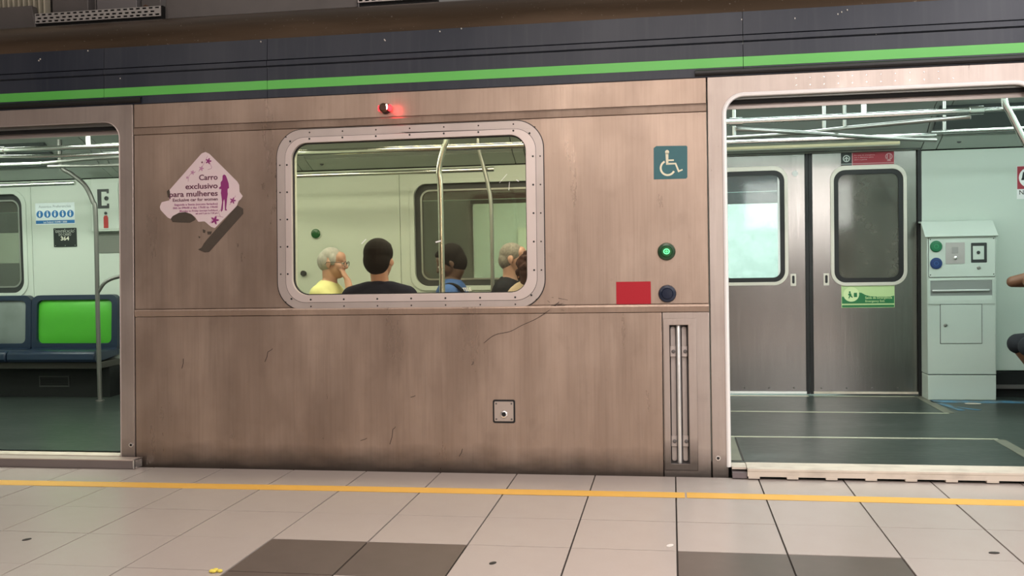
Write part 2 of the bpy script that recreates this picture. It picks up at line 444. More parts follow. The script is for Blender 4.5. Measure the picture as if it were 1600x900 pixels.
MB().plate(rect(2.046, 5, -.3, 2.243), (), 0, .02).obj('neighbour_panel', M_STEEL, car)
for x, v in ((-3.32, .125), (.247, .098)):
    MB().lathe((x, -.004, v), [(.014, 0), (.014, .004), (.008, .004), (.008, -.002)], 14).obj('drain_plug', M_EDGE, car)
    MB().lathe((x, -.0045, v), [(.0085, 0), (.0085, .0035)], 12).obj('plug_hole', M_BLACK, car)
# rivets over the right doorway
riv = MB().lathe((0, 0, 0), [(.0035, 0), (.0025, .002)], 6).mesh('rivet', M_EDGE)
for k in range(12):
    for zz in (2.175, 2.215):
        o = bpy.data.objects.new('rivet', riv); COL.objects.link(o); o.parent = car; o.location = (.70 + .075 * k, -.004, zz)
# roof band, built in lengths with open joints
PROF = [(0, 2.353), (0, 2.432)]


def sweep(prof, x0, x1, th=.02):
    n = len(prof); vs = [(x, d, v) for x in (x0, x1) for d, v in prof] + [(x, d + th, v - th * .5) for x in (x0, x1) for d, v in prof]
    fs = []
    for i in range(n - 1):
        fs += [(i, n + i, n + i + 1, i + 1), (2 * n + i, 2 * n + i + 1, 3 * n + i + 1, 3 * n + i)]
    for a, b in ((0, 2 * n), (n, 3 * n)): fs += [(a + i, a + i + 1, b + i + 1, b + i) for i in range(n - 1)]
    fs += [(0, 2 * n, 3 * n, n), (n - 1, 2 * n - 1, 4 * n - 1, 3 * n - 1)]
    return MB().add(vs, fs)


JX = [-8, -3.492, -2.41, .415, 5]
for a, b in zip(JX[:-1], JX[1:]):
    a += .0015; b -= .0015
    sweep([(.004, 2.243), (0, 2.247), (0, 2.2955)], a, b).obj('lower_navy_strip', M_NAVY, car)
    sweep([(0, 2.2965), (0, 2.3505)], a, b).obj('green_stripe', M_GREEN, car)
    sweep([(0, 2.3515), (0, 2.431)], a, b).obj('navy_panel', M_NAVY, car)
    sweep([(0, 2.437), (-.008, 2.440), (-.008, 2.468), (0, 2.471)], a, b).obj('navy_rib', M_NAVY, car)
    sweep([(0, 2.477), (.002, 2.54), (.006, 2.606)], a, b).obj('navy_panel', M_NAVY, car)
sweep([(.006, 2.6065), (.018, 2.65), (.045, 2.70), (.09, 2.755), (.16, 2.81), (.25, 2.845), (.36, 2.866), (.6, 2.885), (1.45, 2.91)], -8, 5).obj('roof_cove', M_COVE, car)
MB().box(-8, 5, .022, .05, 2.24, 2.6).obj('roof_backing', M_DARK, car)
# rain gutters over the doorways
for a, b in ((-8, -3.235), (.148, 5)):
    sweep([(0, 2.252), (-.016, 2.256), (-.022, 2.264), (-.022, 2.278), (-.012, 2.284), (0, 2.287)], a, b, .004).obj('rain_gutter', M_BLACK, car)
# paint chips on the roof band and cove
M_PCHIP = mat('paint_chip', (.6, .57, .52), .6)
mb = MB()
for (px, pv) in ((-3.94, 2.55), (-3.93, 2.56), (-3.38, 2.41), (-3.6, 2.595), (-1.67, 2.56), (-1.665, 2.555), (-2.45, 2.59), (.70, 2.55), (.93, 2.56), (.95, 2.57), (.98, 2.58), (.41, 2.56), (1.2, 2.455), (1.13, 2.44), (-1.33, 2.59), (-1.2, 2.60)):
    mb.plate([(px + .003 * cos(2 * pi * k / 5 + px) * (1 + .5 * (k % 2)), pv + .005 * sin(2 * pi * k / 5 + px)) for k in range(5)], (), -.002, .004)
o = mb.obj('paint_chips', M_PCHIP, car); o['kind'] = 'stuff'

# main window: two-step flange, screws, pane
mb = MB().plate(rrect(-2.35, -.722, .953, 2.042, .165, 12), [rrect(-2.297, -.766, .997, 1.994, .125, 12)], -.008, .002)
wf = mb.obj('window_frame', M_FRAME, car, .002)
MB().plate(rrect(-2.356, -.717, .947, 2.047, .17, 12), [rrect(-2.33, -.74, .97, 2.02, .15, 12)], -.002, .001).obj('sealant_line', M_BLACK, car)
MB().plate(rrect(-2.2985, -.7645, .9955, 1.9955, .126, 12), [rrect(-2.29, -.77, 1.0, 1.99, .12, 12)], -.0082, -.001).obj('flange_joint', M_BLACK, wf)
MB().plate(rrect(-2.2965, -.7665, .9975, 1.9935, .125, 12), [rrect(GX0, GX1, GZ0, GZ1, .098, 12)], -.011, .03).obj('inner_flange', M_FRAME2, wf, .002)
MB().plate(rrect(GX0 - .002, GX1 + .002, GZ0 - .002, GZ1 + .002, .1, 12), [rrect(GX0 + .006, GX1 - .006, GZ0 + .006, GZ1 - .006, .092, 12)], .012, .03).obj('gasket', M_BLACK, wf)
bolt = MB().lathe((0, 0, 0), [(.0058, 0), (.0058, .0022), (.003, .003)], 8).mesh('bolt', M_BLACK)
bolt2 = MB().lathe((0, 0, 0), [(.0048, 0), (.0048, .0018), (.003, .0024)], 8).mesh('bolt', M_GROUT)


def bolts(me, xs, x0, x1, zs, z0, z1, corners, y, par):
    for x in xs:
        for z in (z0, z1): place(me, x, z, y, par)
    for z in zs:
        for x in (x0, x1): place(me, x, z, y, par)
    for x, z in corners: place(me, x, z, y, par)


def place(me, x, z, y, par):
    o = bpy.data.objects.new(me.name.split('.')[0], me); COL.objects.link(o); o.parent = par; o.location = (x, y, z); return o


BX = [-2.14 + .2075 * k for k in range(7)]; BZ = [1.17 + .165 * k for k in range(5)]
bolts(bolt, BX, -2.284, -.782, BZ, 1.014, 1.983, [(-2.262, 1.02), (-2.262, 1.972), (-.80, 1.025), (-.80, 1.965)], -.011, wf)
bolts(bolt2, BX, -2.33, -.74, BZ, .973, 2.022, [(-2.30, 1.0), (-2.29, 2.0), (-.77, 1.0), (-.77, 2.0)], -.008, wf)
pane = MB().plate(rrect(GX0 - .003, GX1 + .003, GZ0 - .003, GZ1 + .003, .1, 12), (), .016, .022).obj('pane', G_MAIN, wf)
mb = MB()
for a, b, w in (((-1.828, 1.345), (-1.800, 1.372), .005), ((-1.372, 1.345), (-1.340, 1.353), .008), ((-.985, 1.685), (-.94, 1.735), .0025), ((-.93, 1.64), (-.925, 1.69), .0025), ((-.885, 1.70), (-.87, 1.69), .006)):
    dx, dz = b[0] - a[0], b[1] - a[1]; L = math.hypot(dx, dz); nx, nz = -dz / L * w / 2, dx / L * w / 2
    mb.plate([(a[0] - nx, a[1] - nz), (b[0] - nx, b[1] - nz), (b[0] + nx, b[1] + nz), (a[0] + nx, a[1] + nz)], (), .0140, .0158)
mb.obj('glass_scratch', M_WHITE, wf)
# scratched graffiti line and soot patch by the window corner
M_MARK = mat('scratch_black', (.05, .035, .03), .7)
mk = MB().tube(bez([(-.64, -.0005, .985), (-.70, -.0078, .935), (-.78, -.0005, .885), (-.86, -.0005, .85), (-.93, -.0005, .815), (-1.02, -.0005, .795), (-1.086, -.0005, .748)], 6), .0018, 5)
mk.obj('scratch_line', M_MARK, car)
mb = MB()
for k in range(22):
    x = random.gauss(-.67, .05); v = random.gauss(.97, .018); mb.tube([(x, -.0005 if v > .966 else -.0075, v), (x + random.gauss(0, .03), -.0005 if v > .966 else -.0075, v + random.gauss(0, .008))], .0012, 4)
o = mb.obj('soot_scratches', M_MARK, car); o['kind'] = 'stuff'

mb = MB()
for (a, b, c_, d_) in ((-1.84, .17, -1.80, .185), (-1.66, .15, -1.64, .24), (-1.64, .24, -1.625, .255), (-1.24, .085, -1.22, .13), (-1.16, .62, -1.15, .64), (-2.44, .64, -2.42, .70), (-2.42, .70, -2.39, .72), (-2.98, .60, -2.97, .66), (-1.53, .43, -1.50, .44)):
    mb.tube([(a, -.0004, b), ((a + c_) / 2 + .004, -.0004, (b + d_) / 2), (c_, -.0004, d_)], .0022, 4)
o = mb.obj('scuff_marks', M_MARK, car); o['kind'] = 'stuff'
# ------------------------------------------------------------------ roof equipment
M_SHEET = mat('roof_sheet_grey', (.20, .185, .18), .5, .35, noise=[((4, 4, 4), .4, .8, .5, (.13, .12, .115))])
M_FIN = mat('pale_fin', (.62, .58, .46), .5)
ru = empty('roof_air_conditioner', (-4.7, .72, 2.83), label='grey rooftop cooling unit with pale vertical fins at top left', cat='air conditioner')
MB().box(-1.2, .50, .03, 1.1, .05, .55).obj('housing', M_DARK, ru)
MB().box(.512, .78, .0, 1.1, .02, .55).obj('side_cheek', M_SHEET, ru, .004)
fin = MB().box(-.0065, .0065, -.03, .03, .12, .56).mesh('fin', M_FIN, 0)
for k in range(40):
    o = bpy.data.objects.new('fin', fin); COL.objects.link(o); o.parent = ru; o.location = (-1.05 + .039 * k, .0, 0)
lb = empty('roof_duct_box', (-4.7, .62, 2.83), label='plain grey duct box on roof below the pale fins', cat='duct')
MB().plate([(-1.2, .04), (.45, .04), (.425, .19), (-1.2, .19)], (), 0, .06).obj('duct_body', M_SHEET, lb, .004)
pr = empty('roof_walkway_edge', (-3.78, .60, 2.845), label='perforated grey walkway edge with rows of slots on roof', cat='walkway')


def slotplate(x0, x1, n, z0, z1):
    holes = []
    w = (x1 - x0) / n
    for r_i, zc in enumerate((z0 + .012, (z0 + z1) / 2, z1 - .010)):
        for k in range(n):
            a = x0 + w * k + w * .12 + (.0 if r_i != 1 else w * .25); b = a + w * .62
            if b < x1 - .003: holes.append(rect(a, b, zc - .0055, zc + .0055))
    return MB().plate(rect(x0, x1, z0, z1), holes, 0, .006)


slotplate(-.46, .46, 20, .045, .112).obj('slotted_plate', mat('slotted_steel', (.50, .48, .46), .5, .2), pr)
MB().box(-.46, .46, .03, .06, .0, .12).obj('plate_backing', M_DARK, pr)
pr2 = empty('roof_walkway_edge', (-1.70, .60, 2.855), label='bright slotted walkway edge at the top edge above the window', cat='walkway')
slotplate(-.26, .26, 12, .04, .112).obj('slotted_plate', mat('slotted_pale', (.72, .66, .64), .45, .3), pr2)
MB().box(-.26, .26, .03, .06, .0, .12).obj('plate_backing', M_DARK, pr2)
bx = empty('roof_equipment_box', (-3.75, .80, 2.86), label='grey bolted equipment box on roof behind the slotted walkway', cat='equipment box')
MB().box(-.42, -.16, 0, .8, .03, .5).obj('box_panel', M_SHEET, bx, .004); MB().box(-.15, .15, -.01, .8, .03, .5).obj('box_panel', mat('sheet_light', (.30, .285, .29), .45, .4), bx, .004)
MB().box(.155, .30, .04, .8, .03, .5).obj('box_panel', M_SHEET, bx, .004)
MB().lathe((-.22, -.012, .16), [(.028, 0), (.028, .03), (.02, .03), (.02, .005)], 16).obj('pipe_flange', M_ROOF, bx)
MB().lathe((-.22, -.038, .16), [(.02, 0), (.02, .006)], 16).obj('pipe_mouth', M_BLACK, bx)
MB().lathe((.22, .03, .14), [(.022, 0), (.022, .05)], 14).obj('pipe_stub', mat('rust', (.16, .09, .06), .7), bx)
bs = empty('roof_cover_sheet', (-2.64, .66, 2.855), label='long plain grey cover sheet lying along the roof above the window', cat='roof cover')
MB().plate([(-.69, .03), (.66, .03), (.66, .18), (-.67, .18)], (), 0, .05).obj('cover_panel', M_SHEET, bs, .005)

# ------------------------------------------------------------------ fittings on the outer skin
# red marker lamp
lp = on_side('marker_lamp', -1.664, 2.146, label='small round marker lamp glowing red above the window', cat='lamp')
MB().lathe((0, 0, 0), [(.032, 0), (.030, .012)], 20).obj('lamp_base', M_GROUT, lp)
M_AMB = mat('lamp_amber', (.06, .025, .01), .3)
M_RED = mat('red_lens', (.5, .02, .02), .25, emis=(1, .03, .04), estr=3.0)
M_HOT = mat('lamp_filament', (1, .9, .7), .4, emis=(1, .82, .6), estr=6)
MB().lathe((-.004, -.012, 0), [(.027, 0), (.027, .03), (.018, .04)], 20).obj('lamp_cap', M_AMB, lp)
MB().ell((.030, -.022, 0), (.014, .016, .021)).obj('lens', M_RED, lp)
MB().ell((-.036, -.022, 0), (.007, .013, .019)).obj('lens', M_RED, lp)
MB().ell((.016, -.043, .003), (.007, .006, .017)).obj('filament', M_HOT, lp)
pl = bpy.data.lights.new('marker_glow', 'POINT'); pl.energy = .24; pl.color = (1, .04, .05); pl.shadow_soft_size = .03
plo = bpy.data.objects.new('marker_glow', pl); COL.objects.link(plo); plo.parent = lp; plo.location = (.062, -.042, -.006)


def button(name, x, v, cm_, ring, lit, label):
    b = on_side(name, x, v, label=label, cat='button')
    MB().lathe((0, 0, 0), [(.05, 0), (.05, .008), (.046, .016), (.033, .02), (.033, .014)], 32).obj('bezel', ring, b)
    MB().lathe((0, -.012, 0), [(.033, 0), (.033, .005), (.028, .009), (.001, .010)], 32).obj('push_cap', cm_, b)
    if lit:
        MB().plate(circ(0, 0, .0185, 24, .0165), [circ(0, 0, .0125, 24, .0105)], -.0245, -.0215).obj('lit_ring', lit, b)
        MB().plate(rect(-.002, .002, -.008, .008), (), -.0245, -.0215).obj('lit_mark', lit, b)
        MB().plate([(-.010, 0), (-.004, .005), (-.004, -.005)], (), -.0245, -.0215).obj('lit_mark', lit, b)
        MB().plate([(.010, 0), (.004, -.005), (.004, .005)], (), -.0245, -.0215).obj('lit_mark', lit, b)
    return b


M_GB = mat('green_button', (.012, .09, .025), .25); M_GBR = mat('green_bezel', (.015, .055, .022), .28, .1)
M_BB = mat('blue_button', (.008, .014, .035), .25); M_BBR = mat('blue_bezel', (.014, .022, .045), .28, .1)
M_LIT = mat('lit_green', (.1, .8, .3), .4, emis=(.15, 1, .35), estr=1.1)
button('door_button', -.024, 1.263, M_GB, M_GBR, M_LIT, 'green round door button with lit ring on the steel side')
button('door_button', -.0225, 1.024, M_BB, M_BBR, None, 'dark blue round button beside the red sticker')
# stickers
M_TEAL = mat('teal_sticker', (.022, .115, .135), .45, noise=[((14, 14, 14), .4, .8, .4, (.02, .15, .16))])
M_PALEY = mat('sticker_cream', (.72, .70, .52), .5)
ws = on_side('wheelchair_sign', 0, 1.77, label='teal square sticker with pale wheelchair symbol', cat='sign')
MB().plate([(-.0905, -.095), (-.089, .083), (-.074, .095), (.094, .091), (.1, .085), (.098, -.088), (.09, -.096)], (), -.0012, 0).obj('sticker', M_TEAL, ws)
mb = MB().plate(circ(-.0135, .058, .0115, 16, .0125), (), -.0022, -.001)
mb.plate([(-.023, .055), (-.006, .055), (-.007, -.012), (-.02, -.012)], (), -.0022, -.001)
mb.plate(rect(-.01, .024, .007, .0155), (), -.0022, -.001)
mb.plate([(-.02, -.014), (-.02, -.004), (.036, -.004), (.053, -.047), (.071, -.040), (.073, -.048), (.047, -.059), (.030, -.013)], (), -.0022, -.001)
arc = [(-.011 + .045 * cos(t), -.032 + .046 * sin(t)) for t in [radians(115 + k * 9.4) for k in range(24)]]
arc2 = [(-.011 + .034 * cos(t), -.032 + .035 * sin(t)) for t in [radians(115 + k * 9.4) for k in range(24)]]
mb.plate(arc + arc2[::-1], (), -.0022, -.001)
mb.obj('wheelchair_symbol', M_PALEY, ws)
rs = on_side('red_sticker', -.213, 1.031, label='plain red rectangular sticker beside the dark blue button', cat='sign')
MB().plate(rrect(-.098, .098, -.064, .064, .003), (), -.0012, 0).obj('sticker', mat('red_vinyl', (.40, .010, .022), .5, 0, .3), rs)

STK = [(-2.841, 1.92), (-2.815, 1.929), (-2.79, 1.918), (-2.608, 1.74), (-2.596, 1.72), (-2.594, 1.677), (-2.574, 1.651), (-2.586, 1.633), (-2.601, 1.622), (-2.613, 1.591), (-2.756, 1.46), (-2.781, 1.468), (-2.823, 1.502), (-2.865, 1.501), (-2.886, 1.531), (-2.915, 1.552), (-2.957, 1.563), (-3.008, 1.546), (-3.047, 1.523), (-3.068, 1.532), (-3.115, 1.581), (-3.119, 1.6), (-3.106, 1.628), (-3.055, 1.638), (-3.06, 1.69), (-3.05, 1.706)]
RES = [[(-3.047, 1.523), (-3.034, 1.54), (-2.991, 1.56), (-2.949, 1.563), (-2.907, 1.547), (-2.882, 1.519), (-2.89, 1.51), (-2.92, 1.496), (-2.992, 1.5), (-3.034, 1.503)],
       [(-2.609, 1.595), (-2.572, 1.574), (-2.571, 1.543), (-2.795, 1.314), (-2.824, 1.312), (-2.868, 1.33), (-2.845, 1.341), (-2.828, 1.368), (-2.807, 1.392)],
       [(-2.836, 1.455), (-2.819, 1.447), (-2.822, 1.431), (-2.834, 1.433)], [(-2.807, 1.439), (-2.777, 1.44), (-2.782, 1.422), (-2.803, 1.421)],
       [(-2.866, 1.412), (-2.851, 1.408), (-2.859, 1.399)], [(-3.071, 1.694), (-3.057, 1.706), (-3.05, 1.69), (-3.054, 1.654), (-3.065, 1.659)]]
WOM = [(-2.703, 1.78), (-2.693, 1.787), (-2.682, 1.78), (-2.673, 1.757), (-2.664, 1.73), (-2.662, 1.702), (-2.671, 1.698), (-2.672, 1.679), (-2.67, 1.667), (-2.675, 1.64), (-2.677, 1.616), (-2.682, 1.577), (-2.675, 1.565), (-2.69, 1.566), (-2.691, 1.617), (-2.694, 1.636), (-2.7, 1.621), (-2.704, 1.57), (-2.713, 1.557), (-2.716, 1.566), (-2.708, 1.617), (-2.71, 1.641), (-2.715, 1.672), (-2.712, 1.698), (-2.725, 1.698), (-2.727, 1.707), (-2.716, 1.715), (-2.716, 1.739), (-2.705, 1.752)]
sx_, sv_ = -2.83, 1.65
loc_ = lambda l: [(x - sx_, v - sv_) for x, v in l]
M_PINKP = mat('pale_pink_vinyl', (.70, .58, .60), .5, noise=[((9, 9, 9), .4, .8, .3, (.74, .52, .58))])
M_MAG = mat('magenta_print', (.25, .025, .16), .5); M_PURP = mat('dark_plum_print', (.11, .022, .055), .5); M_LILAC = mat('lilac_print', (.46, .22, .36), .5)
M_GLUE = mat('brown_adhesive', (.065, .05, .037), .6, noise=[((30, 30, 30), .4, .7, .7, (.055, .04, .03))])
st = on_side('women_only_sticker', sx_, sv_, -.0006, label='torn pale pink diamond sticker with woman silhouette on the steel side', cat='sign')
MB().plate(loc_(STK), (), -.0012, 0).obj('sticker', M_PINKP, st)
for i, r in enumerate(RES): MB().plate(loc_(r), (), -.0016 - .0001 * i, 0).obj('adhesive_residue', M_GLUE, st)
MB().plate(loc_(WOM), (), -.002, -.001).obj('woman_silhouette', M_MAG, st)
for (fx, fv), s_, m in zip(loc_([(-2.795, 1.872), (-2.842, 1.828), (-2.90, 1.805), (-2.935, 1.775), (-2.638, 1.625), (-2.756, 1.508), (-2.837, 1.866)]), (.022, .018, .016, .010, .022, .030, .008), (M_MAG, M_LILAC, M_LILAC, M_LILAC, M_MAG, M_MAG, M_PURP)):
    pts = []
    for k in range(20):
        a = 2 * pi * k / 20; pts.append((fx + s_ * (.35 + .65 * abs(cos(2.5 * a)) ** 2) * cos(a), fv + s_ * (.35 + .65 * abs(cos(2.5 * a)) ** 2) * sin(a)))
    MB().plate(pts, (), -.002, -.001).obj('flower_print', m, st)
for p0, p1, p2 in (((-2.86, 1.81), (-2.83, 1.85), (-2.80, 1.905)), ((-2.80, 1.82), (-2.775, 1.83), (-2.79, 1.87)), ((-2.93, 1.75), (-2.92, 1.79), (-2.88, 1.81)), ((-2.66, 1.60), (-2.64, 1.62), (-2.62, 1.655)), ((-2.79, 1.49), (-2.75, 1.53), (-2.70, 1.525)), ((-2.72, 1.53), (-2.73, 1.56), (-2.70, 1.58))):
    MB().tube(bez([(a - sx_, -.001, b - sv_) for a, b in (p0, p1, p2)], 5), .0014, 5).obj('tendril_print', M_LILAC, st)
for body, x1, z, size, w, m, bold in (('Carro', -2.735, 1.757, .047, .122, M_PURP, .0009), ('exclusivo', -2.735, 1.704, .047, .212, M_PURP, .0009), ('para mulheres', -2.735, 1.658, .047, .318, M_PURP, .0009),
                                      ('Exclusive car for women', -2.735, 1.629, .027, .296, M_PURP, .0005), ('Segunda a Sexta (exceto feriados)', -2.736, 1.603, .018, .285, M_MAG, .0002),
                                      ('06h às 09h00 e das 17h00 às 19h00', -2.736, 1.583, .018, .295, M_MAG, .0002), ('Monday to Friday (except holidays)', -2.736, 1.564, .016, .25, M_MAG, .0002), ('am and 5 pm to 7:30 pm', -2.736, 1.547, .015, .145, M_MAG, .0002)):
    text('lettering', body, size, m, st, x1 - sx_ - (0 if True else w), z - sv_, -.0016, 'RIGHT', bold, width=w)

# socket plate and recessed grab handle
M_PLATE = mat('socket_plate_steel', (.55, .47, .42), .4, .55)
so = on_side('socket_plate', -.970, .351, label='small square steel socket plate low on the side panel', cat='socket plate')
MB().plate(rrect(-.066, .066, -.068, .068, .012), (), -.002, 0).obj('gasket', M_BLACK, so)
MB().plate(rrect(-.056, .056, -.057, .057, .006), (), -.007, -.001).obj('plate', M_PLATE, so, .0015)
for a in (-.045, .045):
    for b in (-.045, .045): MB().lathe((a, -.007, b), [(.006, 0), (.005, .0025)], 8).obj('screw', M_ROOF, so)
MB().lathe((.001, -.007, -.016), [(.021, 0), (.021, .006), (.013, .008), (.013, -.0)], 20).obj('socket_ring', M_EDGE, so)
MB().lathe((.001, -.007, -.016), [(.0135, 0), (.0135, .003)], 16).obj('socket_hole', M_BLACK, so)
gh = on_side('grab_bar', .039, .06, label='vertical chrome grab bar in a recess beside the right doorway', cat='handle')
MB().plate(rect(-.087, .098, -.034, .823), [rect(-.053, .051, .002, .786)], -.006, -.0005).obj('recess_frame', M_STEEL2, gh, .003)
mb = MB().box(-.0545, .0525, .075, .08, -.0045, .7875); mb.box(-.0545, -.0525, .0, .08, -.0045, .7875); mb.box(.0505, .0525, .0, .08, -.0045, .7875); mb.box(-.0545, .0525, 0, .08, .785, .7875); mb.box(-.0545, .0525, 0, .08, -.0045, 0)
mb.obj('recess_lining', M_ROOF, gh)
MB().plate(rrect(-.047, -.020, .01, .775, .012), (), .055, .074).obj('back_bar', M_FRAME, gh); MB().plate(rrect(.016, .042, .01, .775, .012), (), .055, .074).obj('back_bar', M_FRAME, gh)
MB().tube([(-.003, .02, .005), (-.003, .012, .03), (-.003, .012, .755), (-.003, .02, .783)], .0115, 14).obj('grab_bar', mat('satin_grab_bar', (.84, .83, .81), .3, .55), gh)
for z in (.125, .635):
    MB().box(-.05, -.018, .03, .056, z - .03, z + .03).obj('bracket', M_FRAME, gh, .002); MB().box(.014, .046, .03, .056, z - .03, z + .03).obj('bracket', M_FRAME, gh, .002)
    for xx in (-.032, .034): MB().lathe((xx, .03, z), [(.011, 0), (.011, .006), (.005, .008)], 12).obj('bracket_bolt', M_ROOF, gh)

# thresholds
th = empty('door_threshold', (1.1, 0, 0), label='worn pale metal threshold with toothed edge under the right doorway', cat='threshold')
MB().box(-.70, .828, -.012, .16, .046, .061).obj('tread_plate', M_CREAM, th, .002)
tooth = MB().box(-.03, .03, -.012, .02, .006, .020).mesh('tooth', M_CREAM, 0)
apron = MB().box(-.70, .828, -.010, .005, .017, .046).obj('front_lip', M_CREAM, th)
for k in range(8):
    o = bpy.data.objects.new('tooth', tooth); COL.objects.link(o); o.parent = th; o.location = (-.665 + .205 * k, 0, 0)
MB().box(-.78, -.702, .0, .09, .005, .035).obj('end_bracket', mat('violet_steel', (.20, .165, .17), .5, .4), th)
MB().box(-.78, -.702, .04, .16, .046, .058).obj('end_plate', M_CREAM, th)
tl = empty('door_threshold', (-4.2, 0, 0), label='pale threshold with grey steel ledge under the left doorway', cat='threshold')
MB().box(-.82, .805, .072, .2, .044, .06).obj('tread_plate', M_CREAM, tl, .002)
MB().box(-1.2, .965, -.03, -.022, .002, .05).obj('ledge_face', mat('ledge_steel', (.22, .185, .18), .45, .4), tl)
MB().box(-1.2, .965, -.03, .06, .05, .056).obj('ledge_top', mat('ledge_top_steel', (.55, .45, .4), .4, .4), tl, .001)
MB().box(.955, .965, -.032, .055, .002, .058).obj('ledge_end', M_EDGE, tl)

# ------------------------------------------------------------------ carriage interior shell
FZ = .06; YB = 2.80; CZ = 2.42
flr = MB().box(-7.4, 3.9, .16, 2.95, -.1, FZ).obj('floor', M_FLOOR); tag(flr, kind='structure')


def strip(pts, w, m, name='floor_strip', z=FZ):
    a, b = Vector(pts[0]), Vector(pts[1]); n = (b - a).normalized(); n = Vector((-n.y, n.x)) * w / 2
    l = [(a - n)[:], (b - n)[:], (b + n)[:], (a + n)[:]]
    return MB().plate(l, (), 0, 1, lambda x, y, d: (x, y, z + .0002 + .0018 * d)).obj(name, m, flr, smooth=0)


strip(((.30, 1.97), (1.965, 1.945)), .035, M_STRIP); strip(((.30, .94), (1.99, .955)), .035, M_STRIP)
M_STRIPD = mat('floor_strip_olive', (.17, .165, .125), .5, noise=[((6, 6, 6), .4, .75, .6, (.09, .095, .08))])
strip(((1.96, 2.82), (1.972, 1.96)), .07, M_STRIPD); strip(((1.99, .94), (1.99, .2)), .07, M_STRIPD)
strip(((.335, .92), (.335, .2)), .10, M_STRIPD)
strip(((.395, .92), (.395, .2)), .008, M_GROUT)
strip(((.30, 2.79), (1.10, 2.78)), .05, M_CREAM); strip(((1.14, 2.79), (1.95, 2.78)), .04, M_STRIP)
strip(((1.985, 2.52), (3.2, 2.50)), .12, M_BLUEP, 'painted_line'); strip(((2.02, 2.49), (2.09, 2.08)), .05, M_BLUEP, 'painted_line'); strip(((2.10, 2.24), (2.22, 2.10)), .04, M_BLUEP, 'painted_line')
MB().plate(circ(2.262, 2.41, .06, 20, .035), (), 0, 1, lambda x, y, d: (x, y, FZ + .002 + .001 * d)).obj('floor_disc', M_CREAM, flr)

# back wall: lining in panels with open joints, windows in two of them
wb = MB().box(-7.4, .285, 2.86, 2.9, -.1, 2.6)
wbo = empty('wall_back', (0, 0, 0), kind='structure')


def lining(x0, x1, holes=(), z0=.27, z1=2.035):
    return MB().plate(rect(x0 + .002, x1 - .002, z0, z1), holes, YB, YB + .03).obj('lining_panel', M_WALL, wbo, .002)


WC = (-2.215, -.72, .995, 1.905); WLf = (-7.3, -5.965, .985, 1.93)
lining(-7.4, -5.885, [rrect(*WLf, .11)]); lining(-5.885, -3.30); lining(-3.30, -2.334); lining(-2.334, -.62, [rrect(*WC, .12)]); lining(-.62, .265)
lining(1.99, 3.9)
M_BASE = mat('black_skirting', (.011, .012, .012), .6, 0, .3)
MB().box(-7.4, .265, YB, YB + .04, FZ, .268).obj('skirting', M_BASE, wbo); MB().box(2.5, 3.9, YB - .02, YB + .04, FZ, .262).obj('skirting', M_BASE, wbo)
MB().box(2.5, 3.9, YB - .045, YB - .022, .13, .16).obj('skirting_rail', M_ROOF, wbo)
MB().plate(rect(-7.4, 3.9, .03, 2.6), [rrect(*WLf, .11), rrect(*WC, .12), rect(.33, 1.96, .05, 2.06)], YB + .10, YB + .13).obj('outer_skin', M_DARK, wbo)
MB().box(.268, .326, YB, YB + .09, FZ, 2.05).obj('door_post', M_BLACK, wbo); MB().box(1.964, 1.989, YB, YB + .09, FZ, 2.05).obj('door_post', M_BLACK, wbo)


def far_window(n, W_, label):
    x0, x1, z0, z1 = W_
    o = MB().plate(rrect(x0 - .03, x1 + .03, z0 - .03, z1 + .025, .14, 10), [rrect(x0 + .01, x1 - .01, z0 + .01, z1 - .01, .115, 10)], YB - .012, YB + .002).obj('window_%d' % n, M_CAB, None, .004)
    tag(o, kind='structure')
    MB().plate(rrect(x0 + .008, x1 - .008, z0 + .008, z1 - .008, .115, 10), [rrect(x0 + .065, x1 - .065, z0 + .065, z1 - .065, .08, 10)], YB + .03, YB + .06).obj('gasket', M_GASK, o)
    MB().plate(rrect(x0 + .06, x1 - .06, z0 + .06, z1 - .06, .085, 10), [rrect(x0 + .075, x1 - .075, z0 + .075, z1 - .075, .07, 10)], YB + .024, YB + .032).obj('bead', M_TUBE, o)
    MB().plate(rrect(x0 + .06, x1 - .06, z0 + .06, z1 - .06, .08, 10), (), YB + .042, YB + .05).obj('pane', G_FAR, o)
    MB().plate(rrect(x0 - .004, x1 + .004, z0 - .004, z1 + .004, .12, 10), [rrect(x0 + .01, x1 - .01, z0 + .01, z1 - .01, .112, 10)], YB + .001, YB + .1).obj('reveal', M_CAB, o)
    return o


far_window(2, WC, ''); far_window(3, WLf, '')
# cove and ceiling
COV = [(2.80, 2.045), (2.62, 2.125)]; COV2 = [(2.62, 2.128), (2.50, 2.23), (2.36, 2.33), (2.18, 2.395), (1.98, CZ)]


def cove(prof, x0, x1, m, par, name, th=.012):
    n = len(prof); vs = [(x, y, z) for x in (x0, x1) for y, z in prof] + [(x, y + th, z + th) for x in (x0, x1) for y, z in prof]; fs = []
    for i in range(n - 1): fs += [(i, i + 1, n + i + 1, n + i), (2 * n + i, 3 * n + i, 3 * n + i + 1, 2 * n + i + 1)]
    for a, b in ((0, 2 * n), (n, 3 * n)): fs += [(a + i, a + i + 1, b + i + 1, b + i) for i in range(n - 1)]
    fs += [(0, n, 3 * n, 2 * n), (n - 1, 3 * n - 1, 4 * n - 1, 2 * n - 1)]
    return MB().add(vs, fs).obj(name, m, par)


